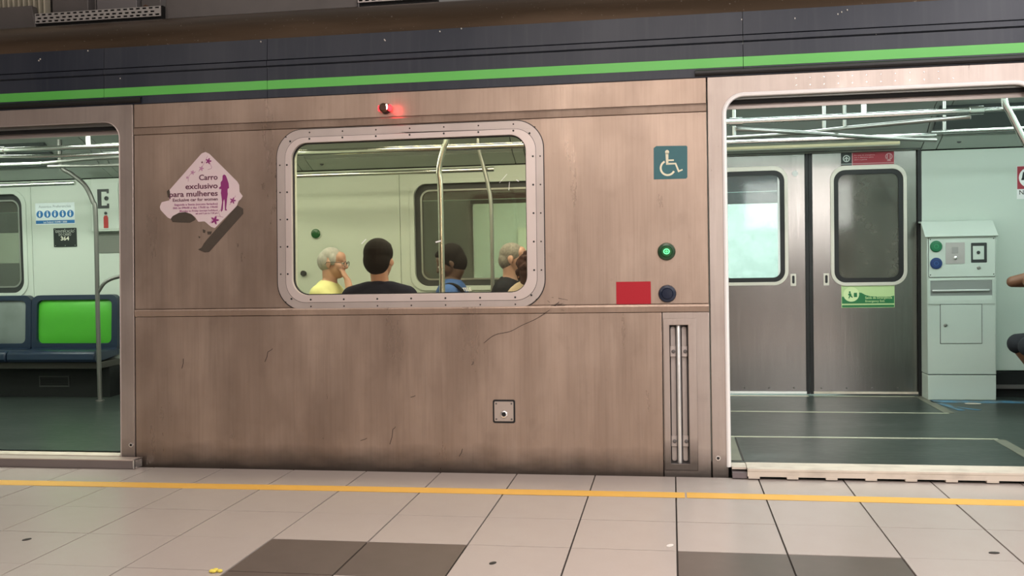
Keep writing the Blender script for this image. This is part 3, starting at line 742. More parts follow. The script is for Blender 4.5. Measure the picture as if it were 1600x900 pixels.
ce = MB().box(-7.4, 3.9, .2, 2.0, CZ, CZ + .04).obj('ceiling', M_CEIL); tag(ce, kind='structure')
for a, b in ((-7.4, -5.05), (-5.05, -4.95), (-4.95, -3.22), (-3.22, -3.12), (-3.12, -1.30), (-1.30, -1.2), (-1.2, .28), (.28, 1.985), (1.985, 2.105), (2.105, 3.9)):
    cove(COV, a + .004, b - .004, M_COVEI, ce, 'cove_panel'); cove(COV2, a + .004, b - .004, M_CEIL, ce, 'ceiling_curve')
MB().box(-7.4, 3.9, 2.68, 2.9, 2.16, 2.5).obj('cove_backing', M_DARK, ce)
for x in (-3.0, -4.55, 2.25): MB().lathe((x, 2.705, 2.095), [(.018, 0), (.018, .006)], 12).obj('cove_lock', M_BLACK, ce)
# recessed air ducts
for x0, x1 in ((-6.4, -5.42), (2.02, 3.2)):
    cove([(2.585, 2.142), (2.49, 2.222), (2.355, 2.318)], x0, x1, mat('duct_grey', (.07, .08, .08), .5), ce, 'duct_opening', .02).location = (0, -.012, -.006)
# near lining with matching openings, end walls
nw = on_side('wall_front', 0, 0, 0, kind='structure')
MB().plate(rect(-7.4, 3.9, .05, 2.4), [rrect(GX0 - .03, GX1 + .03, GZ0 - .03, GZ1 + .03, .1), rect(-5.05, -3.37, .051, 2.10), rect(.29, 1.96, .051, 2.10)], .105, .12).obj('inner_lining', M_WALL, nw)
MB().plate(rrect(GX0 - .032, GX1 + .032, GZ0 - .032, GZ1 + .032, .1), [rrect(GX0 - .02, GX1 + .02, GZ0 - .02, GZ1 + .02, .1)], .03, .125).obj('window_reveal', M_CAB, nw)
MB().plate(rect(-7.4, 3.9, 2.24, 2.5), (), .05, .105).obj('lintel_block', M_DARK, nw)
tag(MB().box(-7.45, -7.4, .2, 2.9, 0, 2.5).obj('wall_left', M_WALL), kind='structure'); tag(MB().box(3.9, 3.95, .2, 2.9, 0, 2.5).obj('wall_right', M_WALL), kind='structure')
# ceiling lights
for i, x in enumerate((-5.9, -3.6, -1.3, 1.0, 2.9)):
    for y in (.62, 1.62):
        L = empty('ceiling_light', (x, y, CZ - .001), label='%s fluorescent ceiling light from the left in the %s row of the carriage' % (('first', 'second', 'third', 'fourth', 'fifth')[i], 'near' if y < 1 else 'far'), cat='ceiling light', group='ceiling lights in the carriage')
        MB().box(-.82, .82, -.19, .19, -.02, 0).obj('fitting', M_CAB, L); MB().box(-.8, .8, -.17, .17, -.026, -.019).obj('diffuser', M_LAMPS[0 if i < 2 else 1 if i == 2 else 2], L)

# ------------------------------------------------------------------ far doors
M_BEAD = mat('pale_window_bead', (.66, .62, .55), .4, .3)


def leaf(n, x0, x1, win, pane_m, hx):
    o = MB().plate(rect(x0, x1, .09, 2.052), [rrect(*win, .085)], 2.83, 2.87).obj('door_%d' % n, M_LEAF, None, .003); tag(o, kind='structure')
    a, b, c, d = win
    MB().plate(rrect(a - .027, b + .027, c - .027, d + .036, .115, 10), [rrect(a, b, c, d, .088, 10)], 2.818, 2.832).obj('window_bead', M_BEAD, o, .003)
    MB().plate(rrect(a - .001, b + .001, c - .001, d + .001, .088, 10), [rrect(a + .036, b - .036, c + .036, d - .036, .06, 10)], 2.826, 2.856).obj('gasket', M_BLACK, o)
    MB().plate(rrect(a + .03, b - .03, c + .03, d - .03, .06, 10), (), 2.838, 2.846).obj('pane', pane_m, o)
    h = MB().plate(rrect(hx - .022, hx + .022, .965, 1.065, .006), (), 2.824, 2.831).obj('handle_plate', M_BEAD, o, .001)
    MB().plate(rrect(hx - .010, hx + .010, .985, 1.05, .009), (), 2.8225, 2.8245).obj('handle_slot', M_BLACK, h)
    k = 0; x = x0 + .06
    while x < x1 - .04: MB().lathe((x, 2.83, .122), [(.008, 0), (.005, .004)], 8).obj('rivet', M_ROOF, o); x += .20
    MB().box(x0, x1, 2.815, 2.835, .075, .092).obj('kick_edge', M_WHITE if n == 1 else M_CREAM, o)
    return o


M_LITREV = mat('lit_reveal_white', (.85, .87, .86), .5)
d1 = leaf(1, .33, 1.092, (.40, .928, 1.0, 1.918), G_LEFT, .993)
d2 = leaf(2, 1.149, 1.963, (1.319, 1.858, .987, 1.903), G_RIGHT, 1.255)
MB().box(1.092, 1.118, 2.826, 2.87, .07, 2.052).obj('rubber_seal', M_BLACK, d1); MB().box(1.122, 1.149, 2.828, 2.87, .07, 2.052).obj('rubber_seal', M_BLACK, d2)
MB().lathe((1.014, 2.83, 1.889), [(.024, 0), (.022, .002)], 20).obj('round_label', M_WHITE, d1)
MB().box(.874, .894, 2.832, 2.838, 1.05, 1.90).obj('lit_reveal_strip', M_LITREV, d1)  # white strip paints the light on the frame reveal
tag(MB().box(.30, 1.99, 2.77, 2.83, 2.052, 2.075).obj('trim_1', M_GASK), kind='structure')
hd = empty('door_header_panel', (1.1, 2.76, 2.07), label='long cream display strip above the far doors', cat='panel')
MB().plate([(-.70, .005), (.70, .005), (.70, .10), (-.70, .10)], (), -.09, -.08).obj('display_face', mat('header_paint', (.48, .50, .43), .45), hd)
MB().box(-.70, .70, -.10, -.075, .012, .036).obj('cream_lip', mat('cream_lip', (.74, .66, .42), .45), hd, .004)
mb = MB()
for k in range(7): mb.tube(bez([(.28 + .045 * k, -.091, .055), (.30 + .045 * k, -.091, .075), (.33 + .045 * k, -.091, .07), (.31 + .045 * k, -.091, .05)], 4), .0022, 5)
mb.obj('scrawl', M_MARK, hd)

# signs on the far side
M_SIGNR = mat('sign_red', (.33, .012, .03), .45); M_SIGNK = mat('sign_black', (.008, .014, .012), .45); M_PALEP = mat('sign_pale', (.55, .60, .56), .5); M_PINK = mat('sign_pink', (.60, .32, .34), .5)
s1 = empty('direction_sign', (1.584, 2.8285, 1.99), label='black and red strip sign with up arrow above the right leaf window', cat='sign')
MB().plate(rect(-.206, .206, -.052, .052), (), -.0016, 0).obj('sign_base', M_PINK, s1)
MB().plate(rect(-.206, -.122, -.05, .052), (), -.0026, -.001).obj('black_field', M_SIGNK, s1)
MB().plate(rect(-.115, .203, -.048, .052), (), -.0026, -.001).obj('red_field', M_SIGNR, s1)
MB().plate(circ(-.164, .006, .028, 24), [circ(-.164, .006, .021, 24)], -.0034, -.002).obj('arrow_ring', M_PALEP, s1)
mb = MB().plate(rect(-.168, -.160, -.014, .014), (), -.0034, -.002); mb.plate([(-.181, .004), (-.164, .022), (-.147, .004), (-.147, -.004), (-.164, .013), (-.181, -.004)], (), -.0034, -.002); mb.obj('arrow', M_PALEP, s1)
MB().plate(rect(-.206, -.122, -.040, -.036), (), -.0034, -.002).obj('rule', M_PALEP, s1); MB().plate(rect(-.115, .203, -.040, -.035), (), -.0034, -.002).obj('rule', M_PINK, s1)
for i, (t_, w) in enumerate((('Em caso de emergência', .16), ('use a alavanca para', .15), ('abrir a porta', .10))): text('lettering', t_, .014, M_PINK, s1, -.105, .026 - .018 * i, -.003, 'LEFT', 0, width=w)
mb = MB().plate(circ(.165, .012, .028, 20), [circ(.165, .012, .022, 20)], -.0034, -.002); mb.plate(rect(.150, .157, -.012, .030), (), -.0034, -.002); mb.plate(rect(.172, .178, -.008, .034), (), -.0034, -.002); mb.plate([(.14, -.004), (.15, .010), (.157, -.006)], (), -.0034, -.002); mb.plate(rect(.152, .18, -.024, -.017), (), -.0034, -.002); mb.obj('warning_icon', M_PINK, s1)
M_EXL = mat('exit_lime', (.52, .68, .33), .45); M_EXG = mat('exit_green', (.015, .17, .055), .4)
s2 = empty('exit_sign', (1.58, 2.8285, .872), label='pale green and dark green emergency exit sign under the right leaf window', cat='sign')
MB().plate(rect(-.207, .207, -.092, .092), (), -.0016, 0).obj('sign_base', M_EXL, s2)
wav = [(-.203, -.058), (.203, -.058), (.203, .004), (.17, -.004), (.10, -.004), (.02, .0), (-.02, .012), (-.05, .03), (-.075, .032), (-.11, .0), (-.203, .0)]
MB().plate(wav, (), -.0026, -.001).obj('green_field', M_EXG, s2); MB().plate(rect(-.203, .203, -.088, -.070), (), -.0026, -.001).obj('green_field', M_EXG, s2)
MB().plate(circ(-.13, .018, .062, 28, .06), (), -.0034, -.002).obj('pale_disc', mat('exit_disc', (.66, .78, .42), .45), s2)
mb = MB().plate(circ(-.142, .036, .008, 12), (), -.0042, -.003); mb.plate([(-.15, .026), (-.132, .028), (-.128, .008), (-.118, -.006), (-.124, -.010), (-.138, .002), (-.146, -.014), (-.153, -.014), (-.146, .008), (-.156, .014), (-.158, .010)], (), -.0042, -.003); mb.plate(rect(-.110, -.085, -.004, .030), (), -.0042, -.003); mb.obj('running_figure', M_EXG, s2)
text('lettering', 'Saída de Emergência', .027, M_EXL, s2, -.022, -.020, -.003, 'LEFT', .0004, width=.21); text('lettering', 'Emergency Exit', .024, M_EXL, s2, -.022, -.046, -.003, 'LEFT', .0003, width=.15)
s3 = empty('prohibition_sign', (2.80, YB - .0015, 1.76), label='red square sign with white ring on pale wall at right edge', cat='sign')
MB().plate(rect(-.095, .095, -.13, .13), (), -.0012, 0).obj('sign_base', M_WHITE, s3); MB().plate(rect(-.092, .092, -.052, .127), (), -.0022, -.001).obj('red_field', M_SIGNR, s3)
MB().plate(circ(0, .038, .08, 32), (), -.003, -.002).obj('white_disc', M_WHITE, s3)
mb = MB().plate([(-.05, .08), (-.042, .085), (-.036, .03), (-.06, .02), (-.056, .045)], (), -.0038, -.0028); mb.plate(rect(-.062, .05, .018, .03), (), -.0038, -.0028); mb.obj('pictogram', M_BLACK, s3)
mb = MB().plate([(-.03, -.03), (-.02, -.04), (.06, .09), (.05, .10)], (), -.0042, -.0035); mb.obj('red_bar', M_SIGNR, s3)
text('lettering', 'Não', .05, M_GROUT, s3, -.08, -.095, -.002, 'LEFT', .0004); text('lettering', 'No', .028, M_GROUT, s3, -.03, -.122, -.002, 'LEFT', .0002)

# ------------------------------------------------------------------ control cabinet by the far doors
cb = empty('control_cabinet', (2.24, 2.6, FZ), label='pale green control cabinet with buttons standing right of the far doors', cat='cabinet')
CX0, CX1 = -.258, .249
body = MB().plate([(0, .20), (0, 1.283), (.11, 1.39), (.19, 1.395), (.19, .20)], (), 0, 1, lambda y, z, d: (CX0 + (CX1 - CX0) * d - (.0), y, z)).obj('cabinet_body', M_CAB, cb, .006)
MB().plate([(-.02, 1.276), (.11, 1.392), (.19, 1.398), (.19, 1.41), (.105, 1.405), (-.028, 1.286)], (), 0, 1, lambda y, z, d: (CX0 - .02 + (CX1 - CX0 + .03) * d, y, z)).obj('sloped_hood', M_CAB, cb, .004)
MB().box(CX0 + .002, CX1, .002, .19, 0, .196).obj('plinth', M_CAB, cb, .004)
MB().box(CX0 + .006, CX1 - .004, .004, .188, .194, .202).obj('plinth_joint', M_GASK, cb)
MB().plate(rrect(-.249, .244, .965, 1.282, .012), (), -.003, .001).obj('panel_outline', M_GASK, cb)
cp = MB().plate(rrect(-.246, .241, .968, 1.279, .012), [rrect(.064, .181, 1.075, 1.230, .006)], -.008, .0).obj('control_panel', M_CAB, cb, .002)
for x in (-.235, .23):
    for z in (.985, 1.262): MB().lathe((x, -.008, z), [(.005, 0), (.004, .002)], 8).obj('panel_screw', M_GASK, cp)
M_CBG = mat('cabinet_green_button', (.02, .17, .075), .35); M_CBB = mat('cabinet_blue_button', (.02, .05, .17), .35)
for z, m in ((1.208, M_CBG), (1.075, M_CBB)):
    b = MB().lathe((-.193, -.008, z), [(.045, 0), (.045, .006), (.04, .012), (.028, .014), (.027, .011), (.001, .012)], 28).obj('push_button', m, cb)
    MB().plate(circ(-.193, z, .018, 20), [circ(-.193, z, .013, 20)], -.0215, -.019).obj('button_mark', mat('mark_green', (.05, .3, .14), .4) if m is M_CBG else mat('mark_blue', (.04, .10, .28), .4), b)
ip = MB().plate(rrect(-.122, .018, 1.07, 1.236, .004), (), -.011, -.007).obj('intercom_plate', mat('intercom_steel', (.50, .46, .45), .4, .4), cb, .001)
MB().plate(rrect(-.078, -.03, 1.15, 1.20, .006), (), -.0125, -.0105).obj('speaker_mesh', mat('mesh_grey', (.33, .31, .3), .5), ip); MB().lathe((-.053, -.011, 1.115), [(.014, 0), (.014, .007), (.009, .010)], 16).obj('call_button', M_EDGE, ip)
kb = MB().plate(rrect(.064, .181, 1.075, 1.230, .006), (), -.0045, -.0032).obj('key_recess', M_GASK, cb)
MB().box(.078, .160, -.0075, -.0046, 1.10, 1.205).obj('key_block', M_CAB, kb, .003); MB().lathe((.118, -.0075, 1.155), [(.013, 0), (.013, .005), (.006, .006)], 14).obj('key_lock', M_GASK, kb)
MB().lathe((.12, -.008, 1.037), [(.014, 0), (.014, .006), (.007, .008), (.006, .004)], 14).obj('panel_lock', M_TUBE, cb)
# slot: framed recess with a chrome bar
fr = MB().plate(rrect(-.248, .232, .755, .95, .004), [rect(-.236, .22, .785, .94)], -.006, .0).obj('slot_frame', M_CAB, cb, .003)
M_SLOT = mat('slot_grey', (.26, .275, .26), .5)
MB().plate(rect(-.237, .221, .784, .941), (), -.002, .0015).obj('slot_back', M_SLOT, fr)
MB().plate([(-.006, .785), (-.001, .785), (-.001, .82), (-.003, .82)], (), 0, 1, lambda y, z, d: (-.236 + .456 * d, y, z)).obj('slot_sill', M_CAB, fr)
MB().box(-.222, .198, -.016, -.004, .854, .868).obj('slot_bar', MATS['satin_grab_bar'], fr, .003)
MB().plate(rect(-.164, .146, .443, .754), (), -.0015, .001).obj('hatch_gap', M_GASK, cb)
ht = MB().plate(rect(-.160, .142, .447, .750), (), -.004, .001).obj('hatch', M_CAB, cb, .001)
MB().lathe((-.125, -.004, .59), [(.013, 0), (.013, .006), (.006, .008)], 14).obj('hatch_lock', M_TUBE, ht)

# ------------------------------------------------------------------ left interior: seats, signs, emergency box
def seat(name, x, w, cm_, label):
    s = empty(name, (x, 2.5, FZ), label=label, cat='seat')
    h = w / 2
    fn = lambda a, z, d: (a, .20 + .035 * ((z - .43) / .48) ** 2 * 1.0 + d, z)
    MB().plate(rrect(-h, h, .40, .912, (.05, .05, .07, .07)), [rrect(-h + .055, h - .055, .47, .868, .05)], -.035, .03, fn).obj('back_shell', M_SEATN, s, .014)
    MB().plate(rrect(-h + .02, h - .02, .43, .89, .05), (), -.004, .028, fn).obj('back_plate', M_SEATN, s)
    # bulged cushion
    nx, nz = 16, 10; vs = []; fs = []
    for k in range(nz + 1):
        for i in range(nx + 1):
            u = i / nx * 2 - 1; v = k / nz * 2 - 1; z = .67 + v * .203; a = u * (h - .052)
            b = (1 - u ** 6) * (1 - v ** 6); y = .20 + .035 * ((z - .43) / .48) ** 2 - .004 - .020 * b - .006 * sin(3 * v + .5) * b
            vs.append((a, y, z))
    for k in range(nz):
        for i in range(nx): q = k * (nx + 1) + i; fs.append((q, q + 1, q + nx + 2, q + nx + 1))
    MB().add(vs, fs).obj('back_cushion', cm_, s, smooth=80)
    pan = MB().plate([(-.17, .33), (-.19, .36), (-.185, .415), (-.15, .435), (.0, .425), (.12, .42), (.21, .44), (.21, .36), (.05, .34)], (), 0, 1, lambda y, z, d: (-h + .004 + (w - .008) * d, y, z)).obj('seat_pan', M_SEATN, s, .012)
    return s


seat('passenger_seat', -5.405, .86, M_SEATG, 'navy seat with bright green back cushion behind the left pole')
seat('passenger_seat', -6.27, .86, M_SEATS, 'navy seat with grey back cushion at the left edge')
sb = empty('bench_plinth', (-6.0, 2.5, FZ), label='dark seat base with grey rail and vent under the left seats', cat='seat base')
MB().box(-.9, 1.03, -.12, .2, .27, .328).obj('front_rail', mat('rail_grey', (.045, .042, .035), .6), sb, .004); MB().box(-.9, 1.03, .02, .25, 0, .27).obj('base_box', M_BASE, sb)
vf = MB().plate(rect(.34, .64, .09, .19), [rect(.352, .628, .102, .178)], .012, .022).obj('vent_frame', mat('vent_grey', (.035, .036, .035), .6), sb)
for k in range(3): MB().box(.352, .628, .014, .022, .118 + .02 * k, .122 + .02 * k).obj('vent_slat', M_BASE, vf)
p1 = empty('priority_seat_sign', (-5.64, YB - .001, 1.728), label='white and blue sign with five round pictograms on pale wall', cat='sign')
M_BLUE = mat('sign_blue', (.02, .16, .42), .45); M_SWH = mat('sign_white', (.74, .82, .84), .45)
MB().plate(rect(-.2, .2, -.1, .1), (), -.0012, 0).obj('sign_base', M_SWH, p1); MB().plate(rect(-.197, .197, -.092, -.062), (), -.002, -.001).obj('blue_bar', M_BLUE, p1)
text('lettering', 'Assentos Preferenciais', .034, mat('title_grey', (.36, .42, .44), .5), p1, 0, .055, -.0018, 'CENTER', .0004, width=.33)
text('lettering', 'Lei Federal 10.048 / 2000', .024, M_SWH, p1, 0, -.086, -.0025, 'CENTER', .0003, width=.24)
for k in range(5):
    cx = -.156 + .078 * k
    d = MB().plate(circ(cx, -.004, .034, 24), (), -.002, -.001).obj('pictogram_disc', M_BLUE, p1)
    mb = MB().plate(circ(cx, .015, .007, 10), (), -.0028, -.0015); mb.plate([(cx - .009, .005), (cx + .009, .005), (cx + (.012 if k % 2 else .007), -.014), (cx + .004, -.028), (cx - .005, -.028), (cx - (.006 if k % 2 else .011), -.012)], (), -.0028, -.0015)
    mb.obj('pictogram', M_SWH, d)
p2 = empty('number_plaque', (-5.544, YB - .001, 1.504), label='black carriage number plaque 364 below the white and blue sign', cat='sign')
MB().plate(rrect(-.116, .116, -.088, .088, .006), (), -.005, 0).obj('plaque', M_SIGNK, p2, .001)
M_PLT = mat('plaque_print', (.42, .44, .40), .5); M_PLW = mat('plaque_number', (.75, .74, .62), .5)
text('lettering', 'IDENTIFICAÇÃO', .034, M_PLT, p2, 0, .045, -.0055, 'CENTER', .0002, width=.19); text('lettering', 'DO CARRO', .034, M_PLT, p2, 0, .016, -.0055, 'CENTER', .0002, width=.125); text('lettering', '364', .05, M_PLW, p2, -.002, -.026, -.0055, 'CENTER', .0012, width=.085)
for a in (-.1, 0, .1):
    for b in (-.075, .075): MB().lathe((a, -.005, b), [(.004, 0), (.003, .002)], 8).obj('plaque_screw', M_PLT, p2)
eb = empty('emergency_box', (-5.086, YB - .003, 1.549), label='pale emergency box with black handle recess behind the left pole', cat='emergency box')
MB().box(-.15, .15, -.06, 0, 0, .482).obj('box_body', M_WALL, eb, .006); MB().plate(rrect(-.128, .128, .02, .44, .01), (), -.066, -.058).obj('box_face', M_CAB, eb, .002)
mb = MB().plate([(-.075, .21), (-.075, .385), (.035, .385), (.035, .345), (.018, .345), (.018, .362), (-.04, .362), (-.04, .235), (.018, .235), (.018, .252), (.035, .252), (.035, .21)], (), -.072, -.064); mb.obj('handle_bracket', M_GASK, eb)
MB().lathe((.012, -.066, .30), [(.02, 0), (.02, .006), (.012, .006), (.012, .001)], 16).obj('handle_ring', M_GASK, eb)
mb = MB().plate([(-.022, .03), (.022, .03), (.022, .125), (.012, .145), (-.012, .145), (-.022, .125)], (), -.070, -.065); mb.obj('extinguisher_print', mat('extinguisher_red', (.42, .03, .025), .5), eb)
MB().plate(circ(0, .165, .014, 14), (), -.070, -.065).obj('extinguisher_knob', M_GASK, eb)
MB().plate([(-.165, -.01), (.17, -.01), (.17, -.195), (-.12, -.195)], (), -.006, .0).obj('shadow_gap_plate', mat('olive_plate', (.155, .165, .14), .6), eb)

# green button and knob on the wall seen through the window
gb = empty('wall_button', (-3.105, YB, 1.486), label='green round button on pale wall inside the window', cat='button')
MB().lathe((0, 0, 0), [(.05, 0), (.05, .006), (.046, .01)], 28).obj('bezel', M_CAB, gb); MB().lathe((0, -.008, 0), [(.042, 0), (.042, .007), (.035, .012), (.001, .013)], 28).obj('push_cap', M_GB, gb)
kn = empty('round_latch', (-3.225, YB, 1.135), label='small dark knob on pale wall at the left window edge', cat='knob')
MB().lathe((0, 0, 0), [(.022, 0), (.018, .02), (.026, .03), (.02, .04)], 18).obj('knob_body', M_GASK, kn)


# ------------------------------------------------------------------ rails and poles
def pole(name, pts, r, label, m=M_TUBE, floor=True, extra=()):
    o = empty(name, pts[0], label=label, cat='grab pole')
    base = Vector(pts[0]); MB().tube([Vector(p) - base for p in bez(pts, 8)], r, 14).obj('pole_tube', m, o)
    for e in extra:
        MB().tube([Vector(p) - base for p in bez(e, 8)], r * .8, 12).obj('hoop_tube', m, o)
    if floor: MB().lathe((0, 0, 0), [(r * 1.9, 0), (r * 1.9, .008), (r * 1.1, .014)], 18, 'z').obj('floor_flange', m, o)
    return o


pole('grab_pole', [(-4.92, 2.285, FZ), (-4.915, 2.285, .8), (-4.905, 2.285, 1.66), (-4.93, 2.285, 1.80), (-4.995, 2.28, 1.935), (-5.10, 2.26, 2.03), (-5.185, 2.24, 2.105), (-5.195, 2.24, 2.33)], .0195,
     'steel pole bending to the ceiling in front of green seat', mat('dull_tube', (.20, .20, .185), .38, .7), extra=[[(-4.91, 2.285, 1.0), (-4.84, 2.29, 1.09), (-4.74, 2.31, 1.135), (-4.60, 2.34, 1.15), (-4.45, 2.36, 1.13)]])
pole('grab_pole', [(-1.48, .75, FZ), (-1.480, .75, .9), (-1.478, .75, 1.66), (-1.486, .75, 1.80), (-1.474, .75, 1.88), (-1.45, .75, 1.965), (-1.425, .75, 2.05), (-1.39, .75, 2.36), (-1.388, .75, CZ - .004)], .019, 'bright steel pole bending at its top near the middle of the window', M_CHROME)
pole('grab_pole', [(-1.42, 2.22, FZ), (-1.416, 2.22, .9), (-1.414, 2.22, 1.62), (-1.436, 2.22, 1.82), (-1.475, 2.21, 2.0), (-1.50, 2.19, 2.12), (-1.51, 2.17, 2.37)], .016, 'thin grey pole behind the man in blue shirt', M_TUBE)
pole('grab_pole', [(2.34, .865, FZ), (2.34, .865, 1.0), (2.27, .865, 1.6), (2.145, .865, 1.83), (2.085, .865, 1.95), (2.035, .865, 2.06), (2.00, .865, 2.15), (1.99, .865, CZ - .004)], .020, 'bright steel pole slanting through the top right corner', M_CHROME)


def rail(name, pts, r, label, stubs=(), sleeves=(), m=M_CHROME, smooth=True):
    base = Vector(pts[0]); o = empty(name, pts[0], label=label, cat='grab rail')
    MB().tube([Vector(p) - base for p in (bez(pts, 10) if smooth else pts)], r, 14).obj('rail_tube', m, o)
    for p, top in stubs:
        MB().tube([Vector(p) - base, Vector((p[0], p[1], top)) - base], r * .85, 12).obj('hanger', M_JAMB if 'thick' in label else M_TUBE, o)
    for p in sleeves:
        MB().tube([Vector((p[0] - .04, p[1], p[2])) - base, Vector((p[0] + .04, p[1], p[2])) - base], r * 1.35, 14).obj('sleeve', m, o)
    return o


NY, NZ_ = .92, 2.085
rail('handrail', [(-7.3, NY, NZ_), (-4.825, NY, NZ_)], .017, 'near ceiling handrail left of the joint in the left doorway', smooth=False, stubs=[((-6.4, NY, NZ_), CZ)])
rail('handrail', [(-4.78, NY, NZ_), (-2.9, NY, NZ_)], .019, 'thick near ceiling handrail with white hanger in the left doorway', smooth=False, stubs=[((-4.08, NY, NZ_), CZ)], sleeves=[(-4.78, NY, NZ_)])
rail('handrail', [(-2.75, 1.1, 2.008), (-.55, 1.1, 2.003)], .021, 'bright ceiling handrail along the top of the window', smooth=False, stubs=[((-2.72, 1.1, 2.008), CZ), ((-.6, 1.1, 2.003), CZ)])
rail('handrail', [(.30, NY, NZ_ - .005), (1.86, NY, NZ_ + .008)], .019, 'thick near ceiling handrail with two sleeves in the right doorway', smooth=False, stubs=[((1.20, NY, NZ_), CZ)], sleeves=[(.42, NY, NZ_ - .004), (1.86, NY, NZ_ + .008)])
rail('handrail', [(1.905, NY, NZ_ + .008), (3.2, NY, NZ_ + .02)], .013, 'thin near handrail continuing right of the sleeve', smooth=False, stubs=[((3.0, NY, NZ_ + .02), CZ)])
FY, FZ2 = 1.72, 2.04
rail('handrail', [(.40, FY, FZ2), (1.83, FY, FZ2)], .017, 'lower far ceiling handrail above the far doors', smooth=False, stubs=[((1.08, FY, FZ2), CZ), ((.46, FY, FZ2), CZ)])
rail('handrail', [(.42, NY + .05, 2.04), (.8, 1.12, 2.025), (1.2, 1.38, 2.015), (1.6, 1.60, 2.005), (1.82, FY - .03, 2.0)], .014, 'curved handrail crossing from near left to far right', m=M_TUBE)
rail('handrail', [(.41, FY - .03, 2.07), (.8, 1.52, 2.06), (1.2, 1.28, 2.06), (1.6, 1.07, 2.06), (1.84, NY + .045, 2.06)], .014, 'curved handrail crossing from far left to near right', m=M_TUBE, stubs=[((1.15, 1.31, 2.06), CZ)])
rail('handrail', [(1.84, 1.9, 2.08), (3.3, 1.9, 2.09)], .016, 'far ceiling handrail at the top right corner', smooth=False, stubs=[((1.93, 1.9, 2.08), CZ)])
rail('handrail', [(-7.2, FY, 2.075), (-5.0, FY, 2.07)], .017, 'far ceiling handrail left of the pole joint', smooth=False, stubs=[((-6.5, FY, 2.07), CZ)])
rail('handrail', [(-5.0, FY, 2.07), (-4.6, 1.76, 2.10), (-4.2, 1.8, 2.105), (-3.6, 1.8, 2.10)], .015, 'curved handrail right of the pole joint in the left doorway', m=M_TUBE, stubs=[((-3.65, 1.8, 2.10), CZ)])
rail('handrail', [(-4.95, FY, 2.045), (-4.3, FY, 2.035), (-3.5, FY, 2.03)], .013, 'lowest dark handrail in the left doorway', m=M_TUBE, stubs=[((-3.6, FY, 2.03), CZ)])
rail('handrail', [(-5.2, 1.0, 2.06), (-4.6, 1.12, 2.055), (-4.0, 1.2, 2.065), (-3.0, 1.2, 2.075)], .014, 'bowed thin handrail under the thick left rail', stubs=[((-3.1, 1.2, 2.07), CZ), ((-5.1, 1.0, 2.06), CZ)])
rail('seat_rail', [(-6.9, 2.3, 1.955), (-5.1, 2.3, 1.958)], .018, 'bright luggage rail below the ceiling curve above the left seats', smooth=False, stubs=[((-6.8, 2.3, 1.955), 2.33)])
rail('seat_rail', [(-3.35, 2.3, 1.955), (-1.40, 2.3, 1.957)], .018, 'bright luggage rail high on far side inside the window', smooth=False, stubs=[((-3.25, 2.3, 1.955), 2.33)])

# ------------------------------------------------------------------ seats inside (mostly below the sill)
def bench(name, x, y, rot, w, label):
    s = empty(name, (x, y, FZ), (0, 0, rot), label=label, cat='seat')
    MB().plate([(-.20, .35), (-.20, .405), (.22, .41), (.24, .39), (.22, .35)], (), 0, 1, lambda a, z, d: (-w / 2 + w * d, a, z)).obj('seat_pan', M_SEATN, s, .01)
    MB().plate(rrect(-w / 2, w / 2, .42, .86, .05), (), -.235, -.205).obj('back_shell', M_SEATN, s, .01)
    MB().box(-w / 2 + .1, w / 2 - .1, -.18, .02, 0, .35).obj('pedestal', M_BASE, s)
    return s


bench('transverse_seat', -2.72, 1.78, -pi / 2, .88, 'navy bench facing right under the man in yellow shirt')
bench('transverse_seat', -1.65, 1.72, pi / 2, .88, 'navy bench facing left under the man in blue shirt')
bench('transverse_seat', -1.175, 1.72, -pi / 2, .88, 'navy bench facing right under the grey haired man')
bench('side_seat', -1.80, .48, 0, .90, 'navy bench under the man seated with back to the window')
bench('side_seat', -.89, .50, 0, .88, 'navy bench under the curly haired woman')
bench('transverse_seat', 2.90, 1.80, pi / 2, .80, 'navy bench facing left at the right edge')


# ------------------------------------------------------------------ people
def remesh(mb, vox=.007, it=6, fac=.5):
    me = mb.mesh('tmp', None, 0); o = bpy.data.objects.new('tmp', me); COL.objects.link(o)
    r = o.modifiers.new('r', 'REMESH'); r.mode = 'VOXEL'; r.voxel_size = vox
    s = o.modifiers.new('s', 'SMOOTH'); s.iterations = it; s.factor = fac
    dg = bpy.context.evaluated_depsgraph_get(); out = bpy.data.meshes.new_from_object(o.evaluated_get(dg))
    COL.objects.unlink(o); bpy.data.objects.remove(o)
    out.polygons.foreach_set('use_smooth', [True] * len(out.polygons))
    return out


def link(name, me, m, parent=None):
    me.materials.clear(); me.materials.append(m); me.name = name
    o = bpy.data.objects.new(name, me); COL.objects.link(o)
    if parent: o.parent = parent
    return o


